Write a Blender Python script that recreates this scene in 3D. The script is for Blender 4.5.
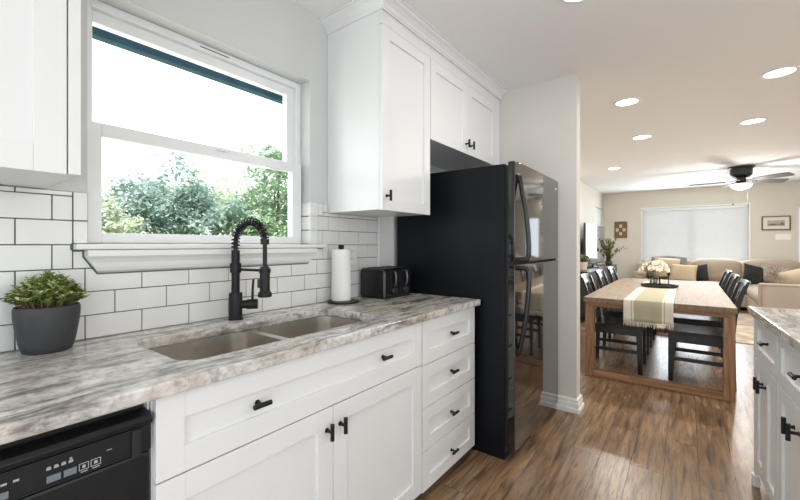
import bpy, bmesh, math, random
from mathutils import Vector, Matrix, Euler
random.seed(7)
R = math.radians
sc = bpy.context.scene
col = sc.collection
for o in list(bpy.data.objects):
    bpy.data.objects.remove(o)

# ------------------------------------------------------------------ camera, world, sun, exposure
cam = bpy.data.objects.new('camera', bpy.data.cameras.new('camera'))
col.objects.link(cam)
cam.data.sensor_width = 36.0
cam.data.lens = 382.6 / 800 * 36.0
cam.data.shift_y = -5 / 800
cam.data.clip_start = 0.05
cam.location = (1.60, 0.0, 1.205)
cam.rotation_euler = (R(90), 0, math.atan2(.6, .8))
sc.camera = cam

vs = sc.view_settings
vs.view_transform = 'Standard'
vs.look = 'None'
vs.gamma = 1.0
vs.exposure = 0.38
vs.use_curve_mapping = False

world = bpy.data.worlds.new('sky')
sc.world = world
world.use_nodes = True
bg = world.node_tree.nodes['Background']
bg.inputs[0].default_value = (0.90, 0.96, 1.0, 1)
bg.inputs[1].default_value = 1.85

sun = bpy.data.objects.new('sun', bpy.data.lights.new('sun', 'SUN'))
sun.data.energy = 5.0
sun.data.angle = R(2)
sun.data.color = (1, .96, .88)
sun.rotation_euler = (R(38), R(18), R(20))
col.objects.link(sun)


def area(name, loc, rot, sx, sy, power, color=(1, 1, 1)):
    L = bpy.data.lights.new(name, 'AREA')
    L.shape = 'RECTANGLE'
    L.size, L.size_y = sx, sy
    L.energy = power
    L.color = color
    o = bpy.data.objects.new(name, L)
    o.location = loc
    o.rotation_euler = rot
    col.objects.link(o)
    return o


# daylight through the windows
area('kitchen_window_daylight', (-.32, .86, 1.64), (R(90), 0, R(-90)), .9, .8, 4, (.95, .98, 1))
area('living_window_daylight', (1.7, 10.30, 1.45), (R(90), 0, R(180)), 1.8, 1.1, 42, (.86, .94, 1))

# ------------------------------------------------------------------ materials
def _new(name):
    m = bpy.data.materials.new(name)
    m.use_nodes = True
    return m, m.node_tree.nodes, m.node_tree.links, m.node_tree.nodes['Principled BSDF']


def mat(name, c, rough=.5, metal=0.0, var=.04, scale=20, bump=0.0, spec=.5, coat=0.0):
    m, N, L, b = _new(name)
    b.inputs['Roughness'].default_value = rough
    b.inputs['Metallic'].default_value = metal
    b.inputs['Specular IOR Level'].default_value = spec
    b.inputs['Coat Weight'].default_value = coat
    tc = N.new('ShaderNodeTexCoord')
    n = N.new('ShaderNodeTexNoise')
    n.inputs['Scale'].default_value = scale
    n.inputs['Detail'].default_value = 4
    L.new(tc.outputs['Object'], n.inputs['Vector'])
    r = N.new('ShaderNodeValToRGB')
    r.color_ramp.elements[0].position = .3
    r.color_ramp.elements[1].position = .7
    r.color_ramp.elements[0].color = tuple(max(0, x * (1 - var)) for x in c) + (1,)
    r.color_ramp.elements[1].color = tuple(min(1, x * (1 + var)) for x in c) + (1,)
    L.new(n.outputs['Fac'], r.inputs['Fac'])
    L.new(r.outputs['Color'], b.inputs['Base Color'])
    if bump:
        bp = N.new('ShaderNodeBump')
        bp.inputs['Strength'].default_value = bump
        bp.inputs['Distance'].default_value = .01
        L.new(n.outputs['Fac'], bp.inputs['Height'])
        L.new(bp.outputs['Normal'], b.inputs['Normal'])
    return m


def emis(name, c, s):
    m, N, L, b = _new(name)
    b.inputs['Base Color'].default_value = c + (1,)
    b.inputs['Emission Color'].default_value = c + (1,)
    b.inputs['Emission Strength'].default_value = s
    return m


def glass_pane(name, tint=(1, 1, 1), gloss=.06):
    m, N, L, b = _new(name)
    N.remove(b)
    t = N.new('ShaderNodeBsdfTransparent')
    t.inputs[0].default_value = tint + (1,)
    g = N.new('ShaderNodeBsdfGlossy')
    g.inputs['Roughness'].default_value = .02
    lw = N.new('ShaderNodeLayerWeight')
    lw.inputs['Blend'].default_value = gloss
    mx = N.new('ShaderNodeMixShader')
    L.new(lw.outputs['Fresnel'], mx.inputs[0])
    L.new(t.outputs[0], mx.inputs[1])
    L.new(g.outputs[0], mx.inputs[2])
    L.new(mx.outputs[0], N['Material Output'].inputs[0])
    return m


def leaf_mat(name, c1, c2, trans=.35):
    m, N, L, b = _new(name)
    N.remove(b)
    tc = N.new('ShaderNodeTexCoord')
    n = N.new('ShaderNodeTexNoise')
    n.inputs['Scale'].default_value = 9
    L.new(tc.outputs['Object'], n.inputs['Vector'])
    r = N.new('ShaderNodeValToRGB')
    r.color_ramp.elements[0].position = .35
    r.color_ramp.elements[1].position = .65
    r.color_ramp.elements[0].color = c1 + (1,)
    r.color_ramp.elements[1].color = c2 + (1,)
    L.new(n.outputs['Fac'], r.inputs['Fac'])
    d = N.new('ShaderNodeBsdfDiffuse')
    t = N.new('ShaderNodeBsdfTranslucent')
    mx = N.new('ShaderNodeMixShader')
    mx.inputs[0].default_value = trans
    L.new(r.outputs[0], d.inputs[0])
    L.new(r.outputs[0], t.inputs[0])
    L.new(d.outputs[0], mx.inputs[1])
    L.new(t.outputs[0], mx.inputs[2])
    L.new(mx.outputs[0], N['Material Output'].inputs[0])
    return m


def wood_floor():
    m, N, L, b = _new('plank_floor')
    tc = N.new('ShaderNodeTexCoord')
    mp = N.new('ShaderNodeMapping')
    mp.inputs['Rotation'].default_value = (0, 0, R(90))
    L.new(tc.outputs['Object'], mp.inputs['Vector'])
    br = N.new('ShaderNodeTexBrick')
    br.offset = .37
    br.inputs['Color1'].default_value = (0, 0, 0, 1)
    br.inputs['Color2'].default_value = (1, 1, 1, 1)
    br.inputs['Mortar'].default_value = (.5, .5, .5, 1)
    br.inputs['Scale'].default_value = 1
    br.inputs['Mortar Size'].default_value = .0016
    br.inputs['Brick Width'].default_value = 1.22
    br.inputs['Row Height'].default_value = .15
    L.new(mp.outputs[0], br.inputs['Vector'])
    # per-plank shift of the grain
    add = N.new('ShaderNodeVectorMath'); add.operation = 'MULTIPLY_ADD'
    L.new(br.outputs['Color'], add.inputs[0])
    add.inputs[1].default_value = (13, 7, 0)
    L.new(tc.outputs['Object'], add.inputs[2])
    st = N.new('ShaderNodeMapping')
    st.inputs['Scale'].default_value = (26, 2.2, 1)
    L.new(add.outputs[0], st.inputs['Vector'])
    n1 = N.new('ShaderNodeTexNoise'); n1.inputs['Scale'].default_value = 1.6
    n1.inputs['Detail'].default_value = 8; n1.inputs['Distortion'].default_value = .3
    L.new(st.outputs[0], n1.inputs['Vector'])
    ramp = N.new('ShaderNodeValToRGB')
    e = ramp.color_ramp.elements
    e[0].position = .28; e[0].color = (.085, .050, .030, 1)
    e[1].position = .75; e[1].color = (.47, .31, .185, 1)
    k = e.new(.42); k.color = (.23, .140, .082, 1)
    k = e.new(.56); k.color = (.355, .222, .124, 1)
    L.new(n1.outputs['Fac'], ramp.inputs['Fac'])
    st2 = N.new('ShaderNodeMapping'); st2.inputs['Scale'].default_value = (60, 6, 1)
    L.new(add.outputs[0], st2.inputs['Vector'])
    n2 = N.new('ShaderNodeTexNoise'); n2.inputs['Scale'].default_value = 1.4
    n2.inputs['Detail'].default_value = 3; n2.inputs['Distortion'].default_value = .4
    L.new(st2.outputs[0], n2.inputs['Vector'])
    r2 = N.new('ShaderNodeValToRGB')
    r2.color_ramp.elements[0].position = .30; r2.color_ramp.elements[0].color = (.5, .46, .43, 1)
    r2.color_ramp.elements[1].position = .48; r2.color_ramp.elements[1].color = (1, 1, 1, 1)
    L.new(n2.outputs['Fac'], r2.inputs['Fac'])
    mul = N.new('ShaderNodeMixRGB'); mul.blend_type = 'MULTIPLY'; mul.inputs[0].default_value = .75
    L.new(ramp.outputs[0], mul.inputs[1]); L.new(r2.outputs[0], mul.inputs[2])
    # plank tone
    hs = N.new('ShaderNodeHueSaturation')
    vr = N.new('ShaderNodeMapRange'); vr.inputs[3].default_value = .62; vr.inputs[4].default_value = .90
    L.new(br.outputs['Color'], vr.inputs[0]); L.new(vr.outputs[0], hs.inputs['Value'])
    L.new(mul.outputs[0], hs.inputs['Color'])
    mo = N.new('ShaderNodeMixRGB'); mo.inputs[2].default_value = (.06, .035, .02, 1)
    L.new(br.outputs['Fac'], mo.inputs[0]); L.new(hs.outputs[0], mo.inputs[1])
    L.new(mo.outputs[0], b.inputs['Base Color'])
    rr = N.new('ShaderNodeMapRange'); rr.inputs[3].default_value = .36; rr.inputs[4].default_value = .22
    L.new(n1.outputs['Fac'], rr.inputs[0]); L.new(rr.outputs[0], b.inputs['Roughness'])
    bp = N.new('ShaderNodeBump'); bp.inputs['Strength'].default_value = .12; bp.inputs['Distance'].default_value = .004
    L.new(n2.outputs['Fac'], bp.inputs['Height']); L.new(bp.outputs[0], b.inputs['Normal'])
    return m


def wood(name, c1, c2, axis='Y', rough=.45):
    m, N, L, b = _new(name)
    b.inputs['Roughness'].default_value = rough
    tc = N.new('ShaderNodeTexCoord')
    mp = N.new('ShaderNodeMapping')
    s = {'X': (2, 26, 26), 'Y': (26, 2, 26), 'Z': (26, 26, 2)}[axis]
    mp.inputs['Scale'].default_value = s
    L.new(tc.outputs['Object'], mp.inputs['Vector'])
    n = N.new('ShaderNodeTexNoise'); n.inputs['Scale'].default_value = 1.3
    n.inputs['Detail'].default_value = 6; n.inputs['Distortion'].default_value = 1.2
    L.new(mp.outputs[0], n.inputs['Vector'])
    r = N.new('ShaderNodeValToRGB')
    r.color_ramp.elements[0].position = .32; r.color_ramp.elements[0].color = c1 + (1,)
    r.color_ramp.elements[1].position = .68; r.color_ramp.elements[1].color = c2 + (1,)
    L.new(n.outputs['Fac'], r.inputs['Fac']); L.new(r.outputs[0], b.inputs['Base Color'])
    return m


def granite():
    m, N, L, b = _new('granite')
    b.inputs['Roughness'].default_value = .16
    tc = N.new('ShaderNodeTexCoord')
    # slow warp so the veins wander
    wn = N.new('ShaderNodeTexNoise'); wn.inputs['Scale'].default_value = 2.2; wn.inputs['Detail'].default_value = 3
    L.new(tc.outputs['Object'], wn.inputs['Vector'])
    wm = N.new('ShaderNodeVectorMath'); wm.operation = 'MULTIPLY_ADD'
    wm.inputs[1].default_value = (.13, .13, .05)
    L.new(wn.outputs['Color'], wm.inputs[0]); L.new(tc.outputs['Object'], wm.inputs[2])
    mp = N.new('ShaderNodeMapping')
    mp.inputs['Rotation'].default_value = (0, 0, R(-9))
    mp.inputs['Scale'].default_value = (20, 3.2, 14)
    L.new(wm.outputs[0], mp.inputs['Vector'])
    n = N.new('ShaderNodeTexNoise'); n.inputs['Scale'].default_value = 1.0
    n.inputs['Detail'].default_value = 9; n.inputs['Roughness'].default_value = .68
    n.inputs['Distortion'].default_value = .7
    L.new(mp.outputs[0], n.inputs['Vector'])
    r = N.new('ShaderNodeValToRGB')
    e = r.color_ramp.elements
    e[0].position = .30; e[0].color = (.10, .095, .09, 1)
    e[1].position = .76; e[1].color = (.78, .775, .765, 1)
    k = e.new(.42); k.color = (.34, .325, .31, 1)
    k = e.new(.505); k.color = (.64, .625, .605, 1)
    k = e.new(.60); k.color = (.73, .71, .69, 1)
    L.new(n.outputs['Fac'], r.inputs['Fac'])
    # warm clouds
    n3 = N.new('ShaderNodeTexNoise'); n3.inputs['Scale'].default_value = 3.0; n3.inputs['Detail'].default_value = 4
    L.new(tc.outputs['Object'], n3.inputs['Vector'])
    r3 = N.new('ShaderNodeValToRGB')
    r3.color_ramp.elements[0].position = .48; r3.color_ramp.elements[0].color = (1, 1, 1, 1)
    r3.color_ramp.elements[1].position = .66; r3.color_ramp.elements[1].color = (.80, .68, .55, 1)
    L.new(n3.outputs['Fac'], r3.inputs['Fac'])
    mu = N.new('ShaderNodeMixRGB'); mu.blend_type = 'MULTIPLY'; mu.inputs[0].default_value = .55
    L.new(r.outputs[0], mu.inputs[1]); L.new(r3.outputs[0], mu.inputs[2])
    # specks
    n4 = N.new('ShaderNodeTexNoise'); n4.inputs['Scale'].default_value = 62; n4.inputs['Detail'].default_value = 3
    L.new(tc.outputs['Object'], n4.inputs['Vector'])
    r4 = N.new('ShaderNodeValToRGB')
    r4.color_ramp.elements[0].position = .34; r4.color_ramp.elements[0].color = (.42, .37, .34, 1)
    r4.color_ramp.elements[1].position = .52; r4.color_ramp.elements[1].color = (1, 1, 1, 1)
    L.new(n4.outputs['Fac'], r4.inputs['Fac'])
    mu2 = N.new('ShaderNodeMixRGB'); mu2.blend_type = 'MULTIPLY'; mu2.inputs[0].default_value = .5
    L.new(mu.outputs[0], mu2.inputs[1]); L.new(r4.outputs[0], mu2.inputs[2])
    n6 = N.new('ShaderNodeTexNoise'); n6.inputs['Scale'].default_value = 24; n6.inputs['Detail'].default_value = 6
    L.new(tc.outputs['Object'], n6.inputs['Vector'])
    r6 = N.new('ShaderNodeValToRGB')
    r6.color_ramp.elements[0].position = .40; r6.color_ramp.elements[0].color = (.50, .46, .43, 1)
    r6.color_ramp.elements[1].position = .56; r6.color_ramp.elements[1].color = (1, 1, 1, 1)
    L.new(n6.outputs['Fac'], r6.inputs['Fac'])
    mu3 = N.new('ShaderNodeMixRGB'); mu3.blend_type = 'MULTIPLY'; mu3.inputs[0].default_value = .45
    L.new(mu2.outputs[0], mu3.inputs[1]); L.new(r6.outputs[0], mu3.inputs[2])
    L.new(mu3.outputs[0], b.inputs['Base Color'])
    return m


def weave(name, c1, c2, scale=160, rough=.95):
    m, N, L, b = _new(name)
    b.inputs['Roughness'].default_value = rough
    b.inputs['Specular IOR Level'].default_value = .2
    tc = N.new('ShaderNodeTexCoord')
    n = N.new('ShaderNodeTexNoise'); n.inputs['Scale'].default_value = scale; n.inputs['Detail'].default_value = 2
    n5 = N.new('ShaderNodeTexNoise'); n5.inputs['Scale'].default_value = 3
    L.new(tc.outputs['Object'], n.inputs['Vector']); L.new(tc.outputs['Object'], n5.inputs['Vector'])
    av = N.new('ShaderNodeMath'); av.operation = 'MULTIPLY_ADD'; av.inputs[1].default_value = .5
    L.new(n5.outputs['Fac'], av.inputs[0])
    hf = N.new('ShaderNodeMath'); hf.operation = 'MULTIPLY'; hf.inputs[1].default_value = .5
    L.new(n.outputs['Fac'], hf.inputs[0]); L.new(hf.outputs[0], av.inputs[2])
    r = N.new('ShaderNodeValToRGB')
    r.color_ramp.elements[0].position = .35; r.color_ramp.elements[0].color = c1 + (1,)
    r.color_ramp.elements[1].position = .65; r.color_ramp.elements[1].color = c2 + (1,)
    L.new(av.outputs[0], r.inputs['Fac']); L.new(r.outputs[0], b.inputs['Base Color'])
    return m


def runner_mat(xc):
    m, N, L, b = _new('runner_cloth')
    b.inputs['Roughness'].default_value = .95
    b.inputs['Specular IOR Level'].default_value = .15
    tc = N.new('ShaderNodeTexCoord')
    sx = N.new('ShaderNodeSeparateXYZ'); L.new(tc.outputs['Object'], sx.inputs[0])
    a = N.new('ShaderNodeMath'); a.operation = 'SUBTRACT'; a.inputs[1].default_value = xc
    L.new(sx.outputs[0], a.inputs[0])
    ab = N.new('ShaderNodeMath'); ab.operation = 'ABSOLUTE'; L.new(a.outputs[0], ab.inputs[0])
    mr = N.new('ShaderNodeMath'); mr.operation = 'MULTIPLY'; mr.inputs[1].default_value = 5
    L.new(ab.outputs[0], mr.inputs[0])
    r = N.new('ShaderNodeValToRGB'); r.color_ramp.interpolation = 'CONSTANT'
    e = r.color_ramp.elements
    sage = (.40, .375, .27, 1); cream = (.68, .62, .53, 1)
    e[0].position = 0; e[0].color = sage
    e[1].position = .50; e[1].color = cream
    k = e.new(.56); k.color = sage
    k = e.new(.60); k.color = cream
    L.new(mr.outputs[0], r.inputs[0]); L.new(r.outputs[0], b.inputs['Base Color'])
    return m


M = {}
M['paint_wall'] = mat('wall_paint_grey', (.60, .602, .598), .7, var=.01, scale=6)
M['paint_warm'] = mat('wall_paint_beige', (.67, .635, .56), .7, var=.01, scale=6)
M['ceiling'] = mat('ceiling_paint', (.86, .855, .85), .8, var=.01, scale=40)
M['trim'] = mat('white_trim_paint', (.80, .80, .79), .35, var=.01)
M['vinyl'] = mat('white_vinyl', (.80, .81, .82), .3, var=.01)
M['cab'] = mat('white_cabinet_paint', (.77, .775, .78), .32, var=.01, scale=5)
M['tile'] = mat('white_glazed_tile', (.76, .755, .74), .12, var=.02, scale=7)
M['grout'] = mat('dark_grout', (.12, .12, .12), .9)
M['granite'] = granite()
M['floor'] = wood_floor()
M['black_metal'] = mat('matte_black_metal', (.009, .009, .0095), .42, .1, spec=.35)
M['black_plastic'] = mat('black_plastic', (.012, .012, .013), .25)
M['fridge_side'] = mat('textured_black_panel', (.005, .006, .0085), .40, var=.1, scale=250, bump=.03, spec=.22)
M['fridge_door'] = mat('gloss_black_door', (.012, .0115, .011), .06, spec=.8, coat=.6)
M['gasket'] = mat('dark_gasket', (.01, .01, .012), .6)
M['steel'] = mat('brushed_steel', (.68, .645, .60), .27, 1.0, var=.08, scale=60)
M['chrome'] = mat('polished_metal', (.7, .7, .7), .12, 1.0)
M['smoke_metal'] = mat('smoked_metal', (.14, .14, .145), .3, .8)
M['dw'] = mat('black_dishwasher_enamel', (.010, .0105, .012), .34, spec=.35)
M['dw_btn'] = mat('grey_blue_button', (.16, .18, .21), .4)
M['white_ink'] = mat('white_ink', (.38, .38, .39), .5)
M['paper'] = mat('paper_towel_white', (.83, .83, .82), .95, var=.02, scale=120, bump=.15)
M['pot'] = mat('charcoal_stoneware', (.040, .041, .044), .6, var=.15, scale=25, bump=.1)
M['soil'] = mat('soil', (.05, .035, .025), .95)
M['leafy'] = leaf_mat('bush_leaves', (.11, .20, .03), (.38, .47, .12), .25)
M['leafy_pale'] = leaf_mat('pale_leaf_tips', (.62, .68, .34), (.78, .80, .52), .25)
M['olive'] = leaf_mat('olive_leaves', (.10, .14, .05), (.25, .27, .11), .3)
M['stem'] = mat('brown_stem', (.16, .11, .07), .8)
M['tablewood'] = wood('oak_table_wood', (.135, .088, .047), (.245, .162, .090), 'Y', .5)
M['tablelegwood'] = wood('oak_leg_wood', (.16, .078, .034), (.37, .20, .10), 'Z', .5)
M['tablerailwood'] = wood('oak_rail_wood', (.16, .078, .034), (.37, .20, .10), 'X', .5)
M['chair'] = mat('black_chair_lacquer', (.013, .014, .015), .30, var=.1)
M['sofa'] = weave('beige_linen', (.36, .295, .225), (.47, .39, .305))
M['sofa_panel'] = weave('taupe_linen', (.31, .255, .21), (.39, .325, .27))
M['nail'] = mat('bronze_nailhead', (.18, .12, .08), .35, .8)
M['pil_tan'] = weave('tan_pillow_cloth', (.46, .36, .24), (.62, .50, .36))
M['pil_black'] = weave('black_pillow_cloth', (.012, .014, .014), (.05, .052, .05), 60)
M['pil_pattern'] = weave('speckled_pillow_cloth', (.08, .06, .045), (.50, .43, .35), 45)
M['pil_beige'] = weave('beige_pillow_cloth', (.40, .325, .24), (.54, .45, .34))
M['throw'] = weave('grey_throw_knit', (.17, .16, .155), (.27, .26, .25), 80)
M['rug'] = weave('rug_wool', (.30, .23, .17), (.62, .54, .44), 5)
M['blind'] = leaf_mat('white_blind_slat', (.80, .805, .81), (.82, .825, .83), .36)
M['glass'] = glass_pane('clear_window_glass')
M['clear_glass'] = glass_pane('vase_glass', (.93, .96, .95), .25)
M['screen'] = mat('television_screen', (.008, .008, .009), .05, spec=1.0, coat=1.0)
M['console'] = mat('black_console_wood', (.02, .019, .019), .4)
M['artwood'] = wood('carved_wood', (.13, .07, .035), (.25, .145, .075), 'Z', .7)
M['art_inlay'] = mat('pale_inlay', (.62, .55, .46), .7)
M['frame'] = wood('brown_frame_wood', (.10, .065, .04), (.20, .13, .085), 'X', .5)
M['mat_board'] = mat('cream_mat_board', (.74, .70, .63), .8)
M['sketch_sky'] = mat('sketch_grey_wash', (.42, .40, .37), .8, var=.25, scale=12)
M['sketch_hill'] = mat('sketch_dark_hills', (.17, .165, .15), .8, var=.3, scale=25)
M['plate'] = mat('almond_switch_plate', (.86, .84, .80), .35)
M['fan'] = mat('dark_bronze_metal', (.035, .035, .034), .42, .4)
M['blade'] = mat('grey_fan_blade', (.10, .10, .098), .45)
M['fan_glass'] = emis('frosted_fan_light', (1.0, .96, .90), 1.3)
M['lens'] = emis('led_lens', (1.0, .96, .90), 7.0)
M['flower'] = mat('cream_petal', (.82, .74, .63), .8, var=.06, scale=30)
M['tray'] = mat('black_tray', (.018, .017, .016), .4)
M['cream'] = mat('cream_ceramic', (.70, .62, .52), .5)
M['eave'] = mat('blue_grey_eave', (.085, .17, .29), .7, var=.25, scale=9)
M['lawn'] = mat('lawn_ground', (.20, .26, .10), .95, var=.2, scale=2)
M['tree1'] = leaf_mat('blue_green_leaves', (.21, .32, .31), (.50, .60, .54), .42)  # leaf colours of all trees lightened to carry the window's washed-out glare
M['tree2'] = leaf_mat('fresh_green_leaves', (.24, .37, .28), (.52, .63, .42), .42)
M['tree3'] = leaf_mat('pale_green_leaves', (.50, .56, .42), (.72, .76, .62), .45)
M['bark'] = mat('grey_bark', (.17, .14, .115), .95, var=.2)
M['runner'] = runner_mat(0)
M['tassel'] = mat('cream_tassel', (.72, .64, .53), .95)
M['toe_grey'] = mat('grey_toe_board', (.55, .54, .53), .5)  # one even grey for the toe boards

# ------------------------------------------------------------------ mesh helpers
OFF = {}


class MB:
    def __init__(s):
        s.b = bmesh.new()

    def box(s, x0, x1, y0, y1, z0, z1, bev=0.0):
        t = bmesh.new()
        bmesh.ops.create_cube(t, size=1)
        for v in t.verts:
            v.co = Vector(((x0 + x1) / 2 + v.co.x * (x1 - x0), (y0 + y1) / 2 + v.co.y * (y1 - y0), (z0 + z1) / 2 + v.co.z * (z1 - z0)))
        if bev:
            bmesh.ops.bevel(t, geom=t.edges[:], offset=bev, segments=2, profile=.7, affect='EDGES')
        s.merge(t)
        return s

    def obox(s, c, size, rot, bev=0.0):
        t = bmesh.new()
        bmesh.ops.create_cube(t, size=1)
        for v in t.verts:
            v.co = Vector((v.co.x * size[0], v.co.y * size[1], v.co.z * size[2]))
        if bev:
            bmesh.ops.bevel(t, geom=t.edges[:], offset=bev, segments=2, profile=.7, affect='EDGES')
        t.transform(Matrix.Translation(c) @ Euler(rot).to_matrix().to_4x4())
        s.merge(t)
        return s

    def merge(s, t):
        me = bpy.data.meshes.new('tmp')
        t.to_mesh(me)
        t.free()
        s.b.from_mesh(me)
        bpy.data.meshes.remove(me)

    def bar(s, p0, p1, w, h, w1=None, h1=None, up=(0, 0, 1), bev=0.0):
        """straight bar of rectangular section, may taper"""
        p0, p1 = Vector(p0), Vector(p1)
        d = (p1 - p0).normalized()
        u = Vector(up)
        sd = d.cross(u)
        if sd.length < 1e-4:
            sd = d.cross(Vector((1, 0, 0)))
        sd.normalize()
        u = sd.cross(d).normalized()
        w1 = w if w1 is None else w1
        h1 = h if h1 is None else h1
        t = bmesh.new()
        vs_ = []
        for p, ww, hh in ((p0, w, h), (p1, w1, h1)):
            for a, c in ((-1, -1), (1, -1), (1, 1), (-1, 1)):
                vs_.append(t.verts.new(p + sd * a * ww / 2 + u * c * hh / 2))
        for f in ((3, 2, 1, 0), (4, 5, 6, 7), (0, 1, 5, 4), (1, 2, 6, 5), (2, 3, 7, 6), (3, 0, 4, 7)):
            t.faces.new([vs_[i] for i in f])
        if bev:
            bmesh.ops.bevel(t, geom=t.edges[:], offset=bev, segments=2, affect='EDGES')
        s.merge(t)
        return s

    def cyl(s, p0, p1, r, r1=None, seg=20):
        return s.tube([p0, p1], [r, r if r1 is None else r1], seg)

    def tube(s, pts, rad, seg=12, caps=True):
        pts = [Vector(p) for p in pts]
        if not hasattr(rad, '__len__'):
            rad = [rad] * len(pts)
        rings = []
        prev = None
        for i, p in enumerate(pts):
            d = (pts[min(i + 1, len(pts) - 1)] - pts[max(i - 1, 0)]).normalized()
            if prev is None:
                a = d.cross(Vector((0, 0, 1)))
                if a.length < 1e-3:
                    a = Vector((1, 0, 0))
            else:
                a = prev - d * prev.dot(d)
            a.normalize()
            prev = a
            c = d.cross(a)
            rings.append([s.b.verts.new(p + (a * math.cos(k * 2 * math.pi / seg) + c * math.sin(k * 2 * math.pi / seg)) * rad[i]) for k in range(seg)])
        for i in range(len(rings) - 1):
            for k in range(seg):
                s.b.faces.new((rings[i][k], rings[i][(k + 1) % seg], rings[i + 1][(k + 1) % seg], rings[i + 1][k]))
        if caps:
            s.b.faces.new(rings[0][::-1])
            s.b.faces.new(rings[-1])
        return s

    def lathe(s, c, prof, seg=32, sx=1.0, sy=1.0):
        """prof: (radius, z) pairs around a vertical axis at c"""
        c = Vector(c)
        rings = []
        for r, z in prof:
            if r < 1e-5:
                rings.append([s.b.verts.new(c + Vector((0, 0, z)))])
            else:
                rings.append([s.b.verts.new(c + Vector((r * sx * math.cos(k * 2 * math.pi / seg), r * sy * math.sin(k * 2 * math.pi / seg), z))) for k in range(seg)])
        for a, b2 in zip(rings, rings[1:]):
            for k in range(seg):
                q = [a[k % len(a)], a[(k + 1) % len(a)], b2[(k + 1) % len(b2)], b2[k % len(b2)]]
                q = list(dict.fromkeys(q))
                if len(q) > 2:
                    s.b.faces.new(q)
        return s

    def prism(s, pts, vec):
        """closed polygon (3-D points) extruded by vec"""
        vec = Vector(vec)
        a = [s.b.verts.new(Vector(p)) for p in pts]
        c = [s.b.verts.new(Vector(p) + vec) for p in pts]
        n = len(a)
        s.b.faces.new(a)
        s.b.faces.new(c[::-1])
        for i in range(n):
            s.b.faces.new((a[i], c[i], c[(i + 1) % n], a[(i + 1) % n]))
        return s

    def sweep(s, prof_fn, stations):
        """loft of equal closed loops"""
        rings = [[s.b.verts.new(Vector(p)) for p in prof_fn(t)] for t in stations]
        n = len(rings[0])
        for a, c in zip(rings, rings[1:]):
            for i in range(n):
                s.b.faces.new((a[i], c[i], c[(i + 1) % n], a[(i + 1) % n]))
        s.b.faces.new(rings[0][::-1])
        s.b.faces.new(rings[-1])
        return s

    def ball(s, c, r, sub=2):
        t = bmesh.new()
        bmesh.ops.create_icosphere(t, subdivisions=sub, radius=1)
        r = r if hasattr(r, '__len__') else (r, r, r)
        for v in t.verts:
            v.co = Vector((v.co.x * r[0] + c[0], v.co.y * r[1] + c[1], v.co.z * r[2] + c[2]))
        s.merge(t)
        return s

    def pillow(s, c, size, rot, n=14, pinch=.75):
        """a stuffed square cushion standing in its local XZ plane, thickness along Y"""
        t = bmesh.new()
        w, th, h = size
        grid = {}
        for side in (0, 1):
            for i in range(n + 1):
                for j in range(n + 1):
                    u, v = i / n * 2 - 1, j / n * 2 - 1
                    edge = (i in (0, n) or j in (0, n))
                    k = (max(0, 1 - u * u) * max(0, 1 - v * v)) ** .42
                    cx = u * (1 - .07 * (1 - v * v) * pinch)
                    cz = v * (1 - .07 * (1 - u * u) * pinch)
                    if edge and side == 1:
                        grid[1, i, j] = grid[0, i, j]
                    else:
                        y = 0 if edge else th / 2 * k * (1 if side else -1)
                        grid[side, i, j] = t.verts.new((cx * w / 2, y, cz * h / 2))
            for i in range(n):
                for j in range(n):
                    q = [grid[side, i, j], grid[side, i + 1, j], grid[side, i + 1, j + 1], grid[side, i, j + 1]]
                    t.faces.new(q if side == 0 else q[::-1])
        t.transform(Matrix.Translation(c) @ Euler(rot).to_matrix().to_4x4())
        s.merge(t)
        return s

    def leaf(s, p, d, n, L, W):
        """a small folded leaf"""
        p, d, n = Vector(p), Vector(d).normalized(), Vector(n)
        sd = d.cross(n)
        if sd.length < 1e-3:
            sd = d.cross(Vector((.3, .5, .8)))
        sd.normalize()
        up = sd.cross(d)
        a = s.b.verts.new(p)
        b_ = s.b.verts.new(p + d * L * .5 + sd * W / 2 + up * W * .12)
        c = s.b.verts.new(p + d * L)
        e = s.b.verts.new(p + d * L * .5 - sd * W / 2 + up * W * .12)
        s.b.faces.new((a, b_, c))
        s.b.faces.new((a, c, e))

    def build(s, name, m, parent=None, smooth=False, bevel=0.0, split=35, recalc=True):
        if recalc:
            bmesh.ops.recalc_face_normals(s.b, faces=s.b.faces[:])
        off = OFF.get(parent.name, Vector((0, 0, 0))) if parent else None
        me = bpy.data.meshes.new(name)
        if parent is None:
            vs_ = [v.co for v in s.b.verts]
            lo = Vector([min(v[i] for v in vs_) for i in range(3)])
            hi = Vector([max(v[i] for v in vs_) for i in range(3)])
            base = Vector(((lo.x + hi.x) / 2, (lo.y + hi.y) / 2, lo.z))
            if KEEP_ORIGIN.get(m.name):
                base = Vector((0, 0, 0))
        else:
            base = off
        bmesh.ops.translate(s.b, verts=s.b.verts[:], vec=-base)
        s.b.to_mesh(me)
        s.b.free()
        me.materials.append(m)
        o = bpy.data.objects.new(name, me)
        col.objects.link(o)
        if parent:
            o.parent = parent
        else:
            o.location = base
        OFF[o.name] = base
        if smooth:
            for p in me.polygons:
                p.use_smooth = True
            try:
                md = None
                me.set_sharp_from_angle(angle=R(split))
            except Exception:
                pass
        if bevel:
            md = o.modifiers.new('soft_edges', 'BEVEL')
            md.width = bevel
            md.segments = 2
            md.limit_method = 'ANGLE'
            md.angle_limit = R(40)
        return o


# materials whose object coordinates have to stay those of the room
KEEP_ORIGIN = {'plank_floor': 1, 'granite': 1, 'runner_cloth': 1}


def tag(o, label=None, cat=None, group=None, kind=None):
    if label: o['label'] = label
    if cat: o['category'] = cat
    if group: o['group'] = group
    if kind: o['kind'] = kind
    return o


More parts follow.
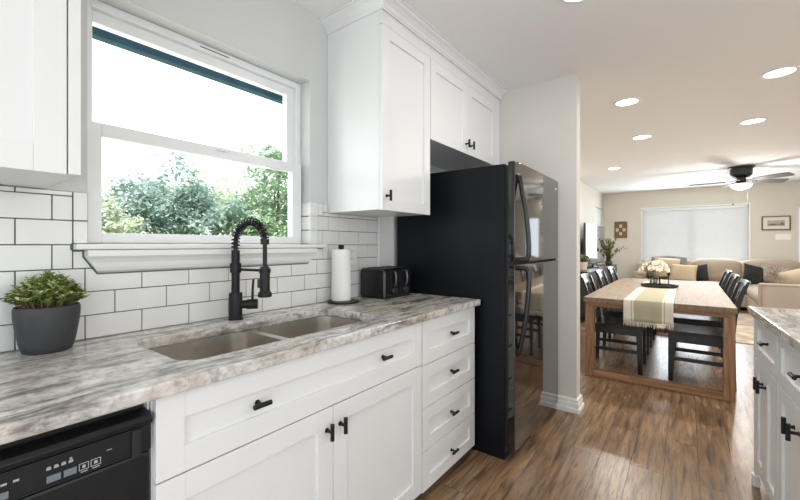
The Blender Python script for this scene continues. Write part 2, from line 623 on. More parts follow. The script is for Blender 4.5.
def thing(name, label, cat, loc=(0, 0, 0), group=None, kind=None):
    o = bpy.data.objects.new(name, None)
    o.location = loc
    o.empty_display_size = .1
    col.objects.link(o)
    OFF[o.name] = Vector(loc)
    return tag(o, label, cat, group, kind)


def dup(root, loc, rotz=0.0, label=None):
    r = root.copy()
    col.objects.link(r)
    r.location = loc
    r.rotation_euler = (0, 0, rotz)
    if label: r['label'] = label
    for ch in list(root.children):
        c = ch.copy(); col.objects.link(c); c.parent = r
        for g in list(ch.children):
            d = g.copy(); col.objects.link(d); d.parent = c
    return r


def struct(o, label):
    return tag(o, label, None, None, 'structure')


# ------------------------------------------------------------------ room shell
H = 2.44
WX0, WX1 = -.15, 0.0                    # window wall thickness
KY0, KY1, KZ0, KZ1 = .395, 1.337, 1.188, 2.076     # kitchen window opening
LY0, LY1, LZ0, LZ1 = 9.30, 10.22, .95, 2.06        # side window in the living room
YB = 10.45
BX0, BX1, BZ0, BZ1 = .78, 2.60, .82, 2.03          # back window opening
XR = 5.2
Y0 = -1.6

f = MB(); f.box(-.15, XR + .1, Y0, YB + .15, -.08, 0)
struct(f.build('floor', M['floor']), 'brown wood plank floor running away from the kitchen')
f = MB(); f.box(-.15, XR + .1, Y0, YB + .15, H, H + .1)
struct(f.build('ceiling', M['ceiling']), 'smooth pale ceiling with recessed lights')

w = MB()
w.box(WX0, 0, Y0, KY0, 0, H); w.box(WX0, 0, KY1, 3.02, 0, H)
w.box(WX0, 0, KY0, KY1, 0, KZ0); w.box(WX0, 0, KY0, KY1, KZ1, H)
struct(w.build('wall_left', M['paint_wall']), 'pale grey kitchen wall around the sink window')
w = MB()
w.box(WX0, -.03, 3.02, LY0, 0, H); w.box(WX0, -.03, LY1, YB, 0, H)
w.box(WX0, -.03, LY0, LY1, 0, LZ0); w.box(WX0, -.03, LY0, LY1, LZ1, H)
struct(w.build('wall_side', M['paint_warm']), 'beige living room wall behind the television')
w = MB()
w.box(WX0, BX0, YB, YB + .15, 0, H); w.box(BX1, 3.30, YB, YB + .15, 0, H); w.box(3.95, XR + .1, YB, YB + .15, 0, H)
w.box(3.30, 3.95, YB, YB + .15, 0, .7); w.box(3.30, 3.95, YB, YB + .15, 1.97, H)
w.box(BX0, BX1, YB, YB + .15, 0, BZ0); w.box(BX0, BX1, YB, YB + .15, BZ1, H)
struct(w.build('wall_back', M['paint_warm']), 'beige back wall with the wide blind')
w = MB()
RY0, RY1 = 4.2, 5.9
w.box(XR, XR + .1, 2.4, RY0, 0, H); w.box(XR, XR + .1, RY1, YB, 0, H)
w.box(XR, XR + .1, RY0, RY1, 0, .75); w.box(XR, XR + .1, RY0, RY1, 2.1, H)
struct(w.build('wall_right', M['paint_warm']), 'beige wall opposite the refrigerator')
PY0, PY1, PX = 2.962, 3.075, .965
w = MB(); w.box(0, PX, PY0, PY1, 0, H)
struct(w.build('wall_partition', mat('wall_paint_warm_lit', (.64, .605, .565), .7, var=.01, scale=6)), 'short grey stub wall behind the refrigerator')  # same wall paint, warmed in colour to imitate warm lamp light

# baseboard around the stub wall, profile of steps
def base_profile(off):
    return [(0, 0), (.024, 0), (.024, .028), (.016, .036), (.016, .062), (.012, .072), (.012, .09), (0, .1)]
b = MB()
for k in range(len(base_profile(0)) - 1):
    pass
pr = base_profile(0)
def bb_loop(t):
    # path round three sides of the stub end; t indexes the corner
    out = []
    for d, z in pr:
        pts = [(.80, PY0 - d, z), (PX + d, PY0 - d, z), (PX + d, PY1 + d, z), (0.0, PY1 + d, z)]
        out.append(pts[t])
    return out
b.sweep(bb_loop, [0, 1, 2, 3])
struct(b.build('baseboard_partition', M['trim']), 'white stepped baseboard around the stub wall end')
b = MB(); b.box(.0, XR, YB - .015, YB, 0, .1, .004)
struct(b.build('baseboard_back', M['trim']), 'white baseboard along the back wall')
b = MB(); b.box(-.03, -.015, PY1 + .03, YB - .015, 0, .1, .004)
struct(b.build('baseboard_side', M['trim']), 'white baseboard behind the media console')

# ------------------------------------------------------------------ kitchen window
win = thing('window_1', 'white kitchen sash window over the sink', None, (-.05, .866, KZ0), kind='structure')
def ring(mb, x0, x1, y0, y1, z0, z1, wl, wr, wb, wt, bev=.003):
    mb.box(x0, x1, y0, y0 + wl, z0, z1, bev); mb.box(x0, x1, y1 - wr, y1, z0, z1, bev)
    mb.box(x0, x1, y0 + wl, y1 - wr, z0, z0 + wb, bev); mb.box(x0, x1, y0 + wl, y1 - wr, z1 - wt, z1, bev)
m = MB(); ring(m, -.148, -.075, KY0 + .001, KY1 - .001, KZ0, KZ1 - .001, .028, .03, .03, .03)
m.box(-.105, -.10, 1.296, 1.304, 1.62, 2.04)
m.build('window_frame', M['vinyl'], win)
m = MB(); ring(m, -.135, -.098, .420, 1.308, 1.60, 2.048, .014, .045, .034, .044)
us = m.build('upper_sash', M['vinyl'], win)
m = MB(); m.box(-.119, -.115, .43, 1.27, 1.625, 2.02); m.build('glass_pane', M['glass'], us)
m = MB(); ring(m, -.092, -.052, .403, 1.322, 1.212, 1.636, .046, .058, .036, .048)
m.box(-.052, -.040, .86, .91, 1.62, 1.635, .003)
ls = m.build('lower_sash', M['vinyl'], win)
m = MB(); m.box(-.074, -.070, .445, 1.27, 1.24, 1.595); m.build('glass_pane', M['glass'], ls)
m = MB()
m.box(-.098, .050, .356, 1.412, 1.190, 1.209, .006)
m.box(-.08, .0, KY0, KY1, 1.18, 1.2)
m.build('window_sill', M['trim'], win)
# apron: ogee section, ends slanting in
def apron(t):
    pr_ = [(0, 1.188), (.050, 1.188), (.050, 1.168), (.040, 1.158), (.032, 1.146), (.028, 1.130), (.022, 1.118), (.012, 1.112), (0, 1.11)]
    out = []
    for x, z in pr_:
        ins = 0 if z > 1.165 else (1.165 - z) / .055 * .035
        y = .385 + ins if t == 0 else 1.345 - ins
        out.append((x, y, z))
    return out
m = MB(); m.sweep(apron, [0, 1]); m.build('window_apron', M['trim'], win)
m = MB(); m.box(-.0755, -.0735, .80, .93, 2.058, 2.062); m.build('weep_slot', M['stem'], win)

# ------------------------------------------------------------------ backsplash of real tiles on dark grout
CT = .893
pz, hy = .0782, .0823
JA = .469                       # a joint of the odd rows
regions = [(Y0 + 1.0, .355, CT, 1.378), (.355, 1.418, CT, CT + 3 * pz), (.355, .42, CT + 3 * pz, 1.186), (1.308, 1.418, CT + 3 * pz, 1.186), (1.418, 1.878, CT, 1.383), (1.383, 1.418, 1.209, 1.43), (1.418, 1.452, 1.383, 1.43)]
bs = thing('trim_1', 'white subway tile backsplash with dark grout', None, (0, .9, CT), kind='structure')
g = MB()
for (a, b_, c, d) in regions:
    g.box(.0005, .005, a, b_, c, d)
g.box(-.078, .003, KY1 - .004, KY1 - .0005, 1.209, 1.43); g.box(.0005, .009, KY1, 1.383, 1.209, 1.43)
g.box(.0005, .006, .355, .395, 1.209, 1.378)
for P_ in ([(.356, 1.212), (.352, 1.206), (.352, 1.189), (.356, 1.186), (.381, 1.186), (.382, 1.165), (.419, 1.1085), (.9, 1.1085), (1.312, 1.1085), (1.349, 1.165), (1.35, 1.186), (1.413, 1.186)],):
    for (ya, za), (yb, zb_) in zip(P_, P_[1:]):
        g.bar((.009, ya, za), (.009, yb, zb_), .008, .005)
g.build('grout', M['grout'], bs)
t = MB()
gap = .0016
def clip_tile(a, b_, c, d):
    for (ra, rb, rc, rd) in regions:
        y0, y1, z0, z1 = max(a, ra), min(b_, rb), max(c, rc), min(d, rd)
        yield y0, y1, z0, z1
k = 0
z = CT
while z < 1.43:
    j0 = JA + (hy if k % 2 == 0 else 0)
    n = int((j0 - (Y0 + 1)) / (2 * hy)) + 1
    y = j0 - n * 2 * hy
    while y < 2.1:
        segs = []
        for q in clip_tile(y, y + 2 * hy, z, z + pz):
            if q[1] - q[0] > .004 and q[3] - q[2] > .006:
                segs.append(q)
        # join pieces of one tile that fall into neighbouring regions side by side
        segs.sort()
        out = []
        for q in segs:
            if out and abs(out[-1][1] - q[0]) < 1e-4 and abs(out[-1][2] - q[2]) < 1e-4 and abs(out[-1][3] - q[3]) < 1e-4:
                out[-1] = (out[-1][0], q[1], q[2], q[3])
            else:
                out.append(q)
        for y0, y1, z0, z1 in out:
            t.box(.003, .011, y0 + gap, y1 - gap, z0 + gap, z1 - gap, .0018)
        y += 2 * hy
    z += pz
    k += 1
t.build('wall_tiles', M['tile'], bs)
# smooth edge pieces beside the window, tiles returning into the right reveal
t = MB()
for z0, z1 in ((1.21, 1.283), (1.285, 1.378)):
    t.box(.002, .012, .357, .393, z0 + .001, z1 - .001, .002)
for z0, z1 in ((1.2115, 1.2825), (1.2855, 1.3565), (1.3595, 1.43)):
    t.box(-.078, .0, KY1 - .009, KY1 - .001, z0 + .001, z1 - .001, .0015)
    t.box(-.002, .013, KY1 - .009, 1.381, z0 - .001, z1 + .001, .002)
t.build('edge_tiles', M['tile'], bs)
ob = MB(); ob.box(.0, .012, 1.88, 1.90, CT, 1.383, .002)
ob.build('edge_strip', M['trim'], bs)

# wall outlet
o = thing('wall_outlet', 'white electrical outlet plate on the tiles behind the paper towels', 'outlet', (.011, 1.647, 1.10))
m = MB(); m.box(.0112, .017, 1.602, 1.676, 1.092, 1.202, .002); pl = m.build('cover_plate', M['trim'], o)
for zc in (1.126, 1.168):
    m = MB(); m.box(.017, .020, 1.623, 1.655, zc - .014, zc + .014, .001); so = m.build('socket', M['trim'], o)
    m = MB(); m.box(.0195, .0205, 1.631, 1.633, zc - .006, zc + .006); m.box(.0195, .0205, 1.644, 1.646, zc - .006, zc + .006); m.build('slot', M['gasket'], so)

# ------------------------------------------------------------------ cabinets
def shaker(mb, x, y0, y1, z0, z1, rail=.057, th=.02, rec=.010, sgn=1):
    """shaker front whose face stands at x, facing +X (sgn 1) or -X"""
    xb = x - sgn * th
    lo, hi = min(x, xb), max(x, xb)
    ring(mb, lo, hi, y0, y1, z0, z1, rail, rail, rail, rail, .0015)
    xr = x - sgn * rec
    mb.box(min(xr, xb), max(xr, xb), y0 + rail - .004, y1 - rail + .004, z0 + rail - .004, z1 - rail + .004)


def pull(x, y, z, horiz, parent, sgn=1, L=.054, r=.007):
    """T shaped bar pull on one post"""
    m = MB()
    d = sgn * .028
    m.cyl((x, y, z), (x + d, y, z), .0055, seg=12)
    m.cyl((x, y, z), (x + sgn * .003, y, z), .008, seg=16)
    if horiz:
        m.cyl((x + d, y - L / 2, z), (x + d, y + L / 2, z), r, seg=14)
    else:
        m.cyl((x + d, y, z - L / 2), (x + d, y, z + L / 2), r, seg=14)
    return m.build('handle', M['black_metal'], parent, smooth=True)


FX = .632                                # face of the base cabinet fronts
CBT = .859                               # under side of the granite

c = thing('sink_base_cabinet', 'white sink base cabinet with one wide drawer front over two doors', 'cabinet', (.3, .91, 0))
m = MB(); m.box(.02, .61, .362, .382, .10, CBT); m.box(.02, .61, 1.442, 1.46, .10, CBT); m.box(.02, .61, .382, 1.442, .10, .12)
m.box(.592, .611, .382, 1.442, .64, CBT)
m.build('body', M['cab'], c)
m = MB(); m.box(.05, .54, .365, 1.458, 0, .10); m.build('toe_kick', M['toe_grey'], c)
m = MB(); shaker(m, FX, .364, 1.455, .659, .854, .063); dr = m.build('drawer_front', M['cab'], c)
pull(FX - .010, .627, .757, True, dr); pull(FX - .010, 1.187, .757, True, dr)
for y0, y1, hy_ in ((.364, .9085, .880), (.9115, 1.455, .942)):
    m = MB(); shaker(m, FX, y0, y1, .075, .655, .065); d = m.build('door', M['cab'], c)
    pull(FX, hy_, .583, False, d)

c = thing('drawer_base_cabinet', 'narrow white base cabinet with four stacked drawers beside the refrigerator', 'cabinet', (.3, 1.73, 0))
m = MB(); m.box(.02, .61, 1.462, 1.998, .08, CBT); m.build('body', M['cab'], c)
m = MB(); m.box(.05, .54, 1.464, 1.998, 0, .08); m.build('toe_kick', M['toe_grey'], c)
for z0, z1, hz in ((.651, .854, .752), (.451, .6475, .555), (.252, .4475, .342), (.066, .2485, .144)):
    m = MB(); shaker(m, FX, 1.464, 2.0, z0, z1, .06); d = m.build('drawer', M['cab'], c)
    pull(FX - .010, 1.745, hz, True, d)

# granite worktop with a sink cutout
def rrect(y0, y1, x0, x1, r, n=8):
    pts = []
    for cx, cy, a0 in ((x1 - r, y1 - r, 0), (x0 + r, y1 - r, 90), (x0 + r, y0 + r, 180), (x1 - r, y0 + r, 270)):
        for k in range(n + 1):
            a = R(a0 + 90 * k / n)
            pts.append((cx + r * math.cos(a), cy + r * math.sin(a)))
    return pts

SX0, SX1, SY0, SY1 = .165, .538, .468, 1.292
def slab_with_hole(outer, inners, z0, z1):
    mb = MB(); bm = mb.b
    es = []
    for loop in [outer] + (inners if isinstance(inners[0], list) else [inners]):
        vs_ = [bm.verts.new((x, y, z1)) for x, y in loop]
        es += [bm.edges.new((vs_[i], vs_[(i + 1) % len(vs_)])) for i in range(len(vs_))]
    bmesh.ops.triangle_fill(bm, use_beauty=True, edges=es)
    ex = bmesh.ops.extrude_face_region(bm, geom=bm.faces[:])
    bmesh.ops.translate(bm, verts=[v for v in ex['geom'] if isinstance(v, bmesh.types.BMVert)], vec=(0, 0, z0 - z1))
    return mb
outer = [(.012, Y0 + .9), (.656, Y0 + .9), (.652, 2.036), (.642, 2.042), (.012, 2.042)]
inner = rrect(SY0, SY1, SX0, SX1, .066)
m = slab_with_hole(outer, inner, CBT, CT)
tag(m.build('granite_countertop', M['granite'], bevel=.004), 'long grey veined granite countertop along the window wall', 'countertop')

# sink: two steel bowls hung below the stone
s = thing('double_sink', 'stainless steel double bowl sink set under the granite', 'sink', (.35, .87, .70))
BW = ((SY0 - .004, .862), (.890, SY1 + .004))
m = slab_with_hole(rrect(SY0 - .02, SY1 + .02, SX0 - .02, SX1 + .02, .06), [rrect(y0 + .001, y1 - .001, SX0 - .003, SX1 + .003, .07) for y0, y1 in BW], CBT - .004, CBT - .001)
m.build('rim', M['steel'], s)
def bowl(y0, y1):
    mb = MB(); bm = mb.b
    x0, x1 = SX0 - .004, SX1 + .004
    rings = []
    for ins, z_, r in ((0, CBT - .002, .072), (.003, .80, .07), (.006, .725, .066), (.009, .705, .056), (.018, .693, .05), (.034, .688, .04)):
        rings.append([bm.verts.new((x, y, z_)) for x, y in rrect(y0 + ins, y1 - ins, x0 + ins, x1 - ins, r)])
    for a, b2 in zip(rings, rings[1:]):
        for i in range(len(a)):
            bm.faces.new((a[i], a[(i + 1) % len(a)], b2[(i + 1) % len(a)], b2[i]))
    bm.faces.new(rings[-1])
    return mb
for y0, y1 in BW:
    bo = bowl(y0, y1).build('bowl', M['steel'], s, smooth=True, split=60)
    m = MB(); m.lathe(((SX0 + SX1) / 2 - .03, (y0 + y1) / 2, .688), [(0, .001), (.03, .001), (.036, .004), (.042, .004), (.044, .0005)], 24)
    m.build('drain', M['chrome'], bo, smooth=True)

# upper cabinets
UX = .395; UZ = 1.383
c = thing('tall_upper_cabinet', 'white one-door wall cabinet above the toaster', 'cabinet', (.2, 1.683, UZ))
m = MB(); m.box(.002, UX - .02, 1.461, 1.903, UZ, H - .012)
m.box(UX - .022, UX - .003, 1.461, 1.903, 2.308, 2.375)
m.build('body', M['cab'], c)
m = MB(); shaker(m, UX, 1.463, 1.901, UZ - .003, 2.304, .06); d = m.build('door', M['cab'], c)
pull(UX, 1.494, 1.452, False, d)
c = thing('over_fridge_cabinet', 'white two-door wall cabinet above the refrigerator', 'cabinet', (.2, 2.39, 1.83))
m = MB(); m.box(.002, UX - .02, 1.905, 2.955, 1.83, H - .012)
m.box(UX - .022, UX - .003, 1.905, 2.955, 2.308, 2.375)
m.box(UX - .022, UX - .004, 2.868, 2.955, 1.832, 2.308)
m.build('body', M['cab'], c)
for y0, y1, hh in ((1.907, 2.386, 2.352), (2.389, 2.866, 2.424)):
    m = MB(); shaker(m, UX, y0, y1, 1.828, 2.304, .06); d = m.build('door', M['cab'], c)
    pull(UX, hh, 1.893, False, d)
c = thing('corner_upper_cabinet', 'white wall cabinet over the potted plant, left of the window', 'cabinet', (.2, -.2, UZ))
m = MB(); m.box(.002, .365, -.75, .287, 1.380, H - .012); m.build('body', M['cab'], c)
for y0, y1 in ((-.748, -.235), (-.231, .260)):
    m = MB(); shaker(m, .385, y0, y1, 1.378, 2.283, .06); m.build('door', M['cab'], c)
m = MB(); m.box(.365, .385, .263, .287, 1.38, H - .012); m.build('face_frame', M['cab'], c)

# crown moulding: section swept round the side and the front of the right cabinets
CPR = [(0, 2.372), (.007, 2.372), (.007, 2.380), (.012, 2.384), (.018, 2.398), (.032, 2.412), (.046, 2.420), (.050, 2.428), (.062, 2.431), (.062, 2.439), (0, 2.439)]
def crown(t):
    out = []
    for d, z_ in CPR:
        out.append([(.002, 1.461 - d, z_), (UX + d, 1.461 - d, z_), (UX + d, 2.958, z_)][t])
    return out
m = MB(); m.sweep(crown, [0, 1, 2])
tag(m.build('crown_moulding', M['cab']), 'white stepped crown moulding on top of the wall cabinets', 'moulding')

# ------------------------------------------------------------------ dishwasher
d = thing('dishwasher', 'black built-in dishwasher under the granite counter', 'dishwasher', (.3, .05, 0))
m = MB(); m.box(.03, .585, -.235, .352, .05, .855); m.build('body', M['dw'], d)
m = MB(); m.box(.10, .54, -.23, .35, 0.0, .05); m.build('toe_kick', M['gasket'], d)
m = MB()
# door with its curved handle lip along the top
def lip(t):
    y = -.235 if t == 0 else .357
    return [(.586, y, .826), (.612, y, .826), (.628, y, .822), (.634, y, .814), (.632, y, .804), (.622, y, .799), (.622, y, .742), (.616, y, .737), (.586, y, .737)]
m.sweep(lip, [0, 1])
dd = m.build('control_panel', M['dw'], d, smooth=True, bevel=.0015)
m = MB(); m.box(.586, .616, -.235, .357, .12, .735, .006); m.build('door', M['dw'], d)
m = MB(); ring(m, .6215, .6245, -.20, .345, .741, .797, .004, .008, .003, .003, .001); m.build('panel_surround', M['dw'], dd)
m = MB(); m.box(.6215, .630, .318, .337, .735, .796, .004); m.build('latch_recess', M['gasket'], dd)
for y0_, y1_ in ((.179, .200), (.204, .224), (.115, .128)):
    m = MB(); m.box(.6222, .6255, y0_, y1_, .750, .763, .001); m.build('button', M['dw_btn'], dd)
m = MB()
for y in (.179, .190, .201):
    m.box(.6221, .6229, y, y + .007, .774, .778); m.box(.6221, .6229, y + .001, y + .006, .7785, .780)
m.box(.6221, .6229, .212, .219, .774, .779); m.box(.6221, .6229, .2135, .2175, .780, .784)
for y0_, y1_ in ((.228, .244), (.247, .264)):
    ring(m, .6221, .6229, y0_, y1_, .750, .764, .0012, .0012, .0012, .0012, 0)
    m.box(.6221, .6229, y0_ + .003, y1_ - .002, .7455, .7475)
    m.box(.6221, .6229, y0_ + .0055, y1_ - .0055, .754, .760)
m.box(.6221, .6229, .274, .283, .7715, .773)
for y in (.118, .134):
    m.box(.6221, .6229, y, y + .008, .774, .778)
m.build('panel_lettering', M['white_ink'], dd)
m = MB(); m.box(.02, .60, .3575, .361, .10, CBT - .001); tag(m.build('filler_strip', M['cab']), 'thin white filler strip between the dishwasher and the sink cabinet', 'filler')

# ------------------------------------------------------------------ refrigerator
FY0, FY1 = 2.062, 2.945
r = thing('refrigerator', 'tall glossy black top-freezer refrigerator', 'refrigerator', (.4, 2.48, 0))
m = MB(); m.box(.03, .785, FY0, FY1, .002, 1.66, .005); m.build('cabinet', M['fridge_side'], r)
m = MB(); m.box(.785, .803, FY0 + .012, FY1 - .008, .07, 1.65); m.build('gasket', M['gasket'], r)
m = MB(); m.box(.70, .775, FY0 + .02, FY1 - .02, .005, .06); m.build('base_grille', M['gasket'], r)
for y in (FY0 + .06, FY1 - .06):
    m = MB(); m.cyl((.74, y, 0), (.74, y, .02), .018); m.build('foot', M['gasket'], r)
def fdoor(z0, z1, name):
    mb = MB()
    # slightly crowned front, section in XY
    n = 10
    pts = [(.803, FY0 + .002)] + [(.843 + .006 * (1 - ((k / n) * 2 - 1) ** 2) ** .8, FY0 + .0 + (FY1 - FY0) * k / n) for k in range(n + 1)] + [(.803, FY1 - .002)]
    mb.prism([(x, y, z0) for x, y in pts], (0, 0, z1 - z0))
    return mb.build(name, M['fridge_door'], r, smooth=True, bevel=.003, split=50)
fz = fdoor(1.108, 1.670, 'freezer_door')
fr = fdoor(.062, 1.094, 'fridge_door')
def fhandle(pts, parent):
    mb = MB()
    n = len(pts)
    rings = []
    for i, (x, y, z_) in enumerate(pts):
        p = Vector((x, y, z_))
        dd_ = (Vector(pts[min(i + 1, n - 1)]) - Vector(pts[max(i - 1, 0)])).normalized()
        sd = Vector((0, 1, 0)); up = dd_.cross(sd).normalized()
        rings.append([mb.b.verts.new(p + sd * .011 * math.cos(a) + up * .014 * math.sin(a)) for a in [k * math.pi / 6 for k in range(12)]])
    for a, b2 in zip(rings, rings[1:]):
        for k in range(12):
            mb.b.faces.new((a[k], a[(k + 1) % 12], b2[(k + 1) % 12], b2[k]))
    mb.b.faces.new(rings[0][::-1]); mb.b.faces.new(rings[-1])
    return mb.build('handle', M['black_plastic'], parent, smooth=True, split=60)
hyy = FY0 + .045
up_path = [(.838, hyy, 1.595), (.852, hyy, 1.585), (.860, hyy, 1.55), (.872, hyy, 1.48), (.888, hyy, 1.40), (.899, hyy, 1.30), (.905, hyy, 1.20), (.904, hyy, 1.145), (.895, hyy, 1.125), (.835, hyy, 1.122)]
fhandle(up_path, fz)
lo_path = [(.835, hyy, 1.078), (.895, hyy, 1.075), (.905, hyy, 1.055), (.906, hyy, 1.0), (.900, hyy, .90), (.889, hyy, .80), (.872, hyy, .70), (.856, hyy, .63), (.846, hyy, .60), (.833, hyy, .585)]
fhandle(lo_path, fr)
m = MB(); m.box(.842, .848, FY1 - .07, FY1 - .045, 1.60, 1.617, .001); m.build('badge', M['chrome'], fz)
m = MB(); m.box(.76, .825, FY1 - .05, FY1 - .005, 1.67, 1.68, .003); m.build('hinge_cover', M['gasket'], r)
m = MB(); m.box(.76, .83, FY1 - .03, FY1 + .004, 1.096, 1.106, .002); m.build('center_hinge', M['gasket'], r)

# ------------------------------------------------------------------ faucet
fa = thing('spring_faucet', 'matte black spring neck kitchen faucet behind the sink', 'faucet', (.086, .870, CT))
bx, by = .086, .870
dv = Vector((.985, .17, 0)).normalized()
m = MB(); m.lathe((bx, by, CT), [(0, 0), (.030, 0), (.030, .006), (.0265, .010), (.0265, .108), (.0255, .112), (0, .112)], 28); m.build('base', M['black_metal'], fa, smooth=True)
m = MB(); m.lathe((bx, by, CT), [(0, .11), (.0165, .11), (.0165, .290), (0, .291)], 24)
m.lathe((bx, by, CT), [(.0165, .195), (.0225, .197), (.0225, .235), (.0165, .237)], 24)
m.build('column', M['black_metal'], fa, smooth=True)
# hose arch
reach = .168
arc = []
z0 = CT + .288
for k in range(9): arc.append((0, z0 + .04 * k / 8))
for k in range(1, 25):
    a = math.pi * k / 24
    arc.append((reach / 2 - reach / 2 * math.cos(a), z0 + .04 + .080 * math.sin(a)))
for k in range(1, 7): arc.append((reach, z0 + .04 - .13 * k / 6))
path = [Vector((bx, by, 0)) + dv * u + Vector((0, 0, z_)) for u, z_ in arc]
m = MB(); m.tube(path, .0085, 12); m.build('hose', M['black_metal'], fa, smooth=True)
# the spring round it
m = MB()
sp_path = path[2:33]
tot = [0]
for a, b2 in zip(sp_path, sp_path[1:]): tot.append(tot[-1] + (b2 - a).length)
turns = 19; pts = []
for k in range(turns * 12 + 1):
    s_ = tot[-1] * k / (turns * 12)
    i = max(j for j in range(len(tot)) if tot[j] <= s_ + 1e-9); i = min(i, len(sp_path) - 2)
    q = (s_ - tot[i]) / max(1e-6, tot[i + 1] - tot[i])
    p = sp_path[i].lerp(sp_path[i + 1], q)
    tg = (sp_path[i + 1] - sp_path[i]).normalized()
    sd = Vector((-dv.y, dv.x, 0)); up = tg.cross(sd).normalized()
    a = 2 * math.pi * k / 12
    pts.append(p + (sd * math.cos(a) + up * math.sin(a)) * .0150)
m.tube(pts, .0034, 6); m.build('spring', M['black_metal'], fa, smooth=True)
ex = Vector((bx, by, 0)) + dv * reach
m = MB(); m.lathe((ex.x, ex.y, 0), [(0, .998), (.026, .998), (.027, 1.004), (.026, 1.014), (.0195, 1.022), (.0195, 1.10), (.0165, 1.118), (.0105, 1.122), (0, 1.122)], 24)
sh = m.build('spray_head', M['black_metal'], fa, smooth=True)
m = MB(); m.box(ex.x - .012, ex.x + .006, ex.y - .027, ex.y - .017, 1.035, 1.07, .003); m.build('spray_button', M['black_plastic'], sh)
m = MB(); cp = path[32]; m.lathe((cp.x, cp.y, cp.z), [(0, -.014), (.0165, -.014), (.0165, .008), (0, .008)], 20); m.build('spring_collar', M['black_metal'], fa, smooth=True)
m = MB(); m.bar(Vector((bx, by, 1.103)) + dv * .012, Vector((ex.x, ex.y, 1.103)), .012, .010, bev=.002)
m.lathe((ex.x, ex.y, 0), [(.0195, 1.094), (.0225, 1.094), (.0225, 1.111), (.0175, 1.111)], 24)
m.build('holder_arm', M['black_metal'], fa, smooth=True)
lv = Vector((.62, .78, 0)).normalized()
p0 = Vector((bx, by, .955))
m = MB(); m.cyl(p0 + lv * .02, p0 + lv * .045, .0175, seg=20); m.cyl(p0 + lv * .045, p0 + lv * .088, .021, seg=20)
vb = m.build('valve_body', M['black_metal'], fa, smooth=True)
m = MB(); m.tube([p0 + lv * .066 + Vector((0, 0, .015)), p0 + lv * .067 + Vector((0, 0, .06)), p0 + lv * .070 + Vector((0, 0, .105))], [.0055, .005, .0045], 12)
m.build('lever', M['black_metal'], vb, smooth=True)

# ------------------------------------------------------------------ paper towels
tx, ty = .099, 1.487
h = thing('paper_towel_holder', 'black paper towel holder stand with a round base', 'holder', (tx, ty, CT))
m = MB(); m.lathe((tx, ty, CT), [(0, 0), (.086, 0), (.088, .004), (.086, .010), (.02, .012), (0, .012)], 40); m.build('base', M['black_metal'], h, smooth=True)
rx, ry = tx - .012, ty - .006
m = MB(); m.cyl((rx, ry, CT + .01), (rx, ry, CT + .30), .007, seg=14); m.box(rx - .011, rx + .011, ry - .011, ry + .011, CT + .29, CT + .312, .002); m.build('rod', M['black_metal'], h, smooth=True)
m = MB(); m.lathe((rx, ry, CT + .0125), [(.019, 0), (.052, 0), (.0525, .003), (.0525, .272), (.052, .275), (.019, .275), (.019, 0)], 48)
tag(m.build('paper_towel_roll', M['paper'], smooth=True), 'white roll of paper towels standing on the counter by the toaster', 'paper towels')

# ------------------------------------------------------------------ toaster
t = thing('toaster', 'glossy black four-slot toaster beside the refrigerator', 'toaster', (.125, 1.885, CT))
x0, x1, y0, y1 = .028, .222, 1.69, 1.955
m = MB()
def tsec(tt):
    y = y0 + (y1 - y0) * tt
    e = .010 if tt in (0, 1) else 0
    pts = []
    for cx, cz, a0 in ((x1 - .028, CT + .176 - .028, 0), (x0 + .028, CT + .176 - .028, 90)):
        for k in range(7):
            a = R(a0 + 15 * k)
            pts.append((cx + (.028 - e) * math.cos(a), y, cz + (.028 - e) * math.sin(a)))
    pts += [(x0 + e, y, CT + .012), (x1 - e, y, CT + .012)]
    return pts
m.sweep(tsec, [0, .04, .96, 1]); m.build('shell', M['black_plastic'], t, smooth=True, split=30)
m = MB(); m.box(x0 + .012, x1 - .004, y0 + .01, y1 - .01, CT, CT + .013, .003); m.build('base', M['gasket'], t)
for yy in (1.735, 1.785, 1.86, 1.91):
    m = MB(); m.box(x0 + .035, x1 - .035, yy - .012, yy + .012, CT + .1755, CT + .178, .001); m.build('bread_slot', M['gasket'], t)
for yy in (1.775, 1.885):
    m = MB(); m.box(x1 - .001, x1 + .003, yy - .030, yy + .030, CT + .02, CT + .162, .002); fp = m.build('control_panel', M['dw'], t)
    m = MB(); m.tube([(x1 + .004, yy, CT + .070), (x1 + .016, yy, CT + .085), (x1 + .019, yy, CT + .12), (x1 + .014, yy, CT + .15), (x1 + .004, yy, CT + .158)], [.005, .0075, .0075, .0075, .005], 12); m.build('lever', M['smoke_metal'], fp, smooth=True)
    m = MB(); m.cyl((x1 + .002, yy, CT + .045), (x1 + .018, yy, CT + .045), .018, .015, 24); kn = m.build('dial', M['smoke_metal'], fp, smooth=True)

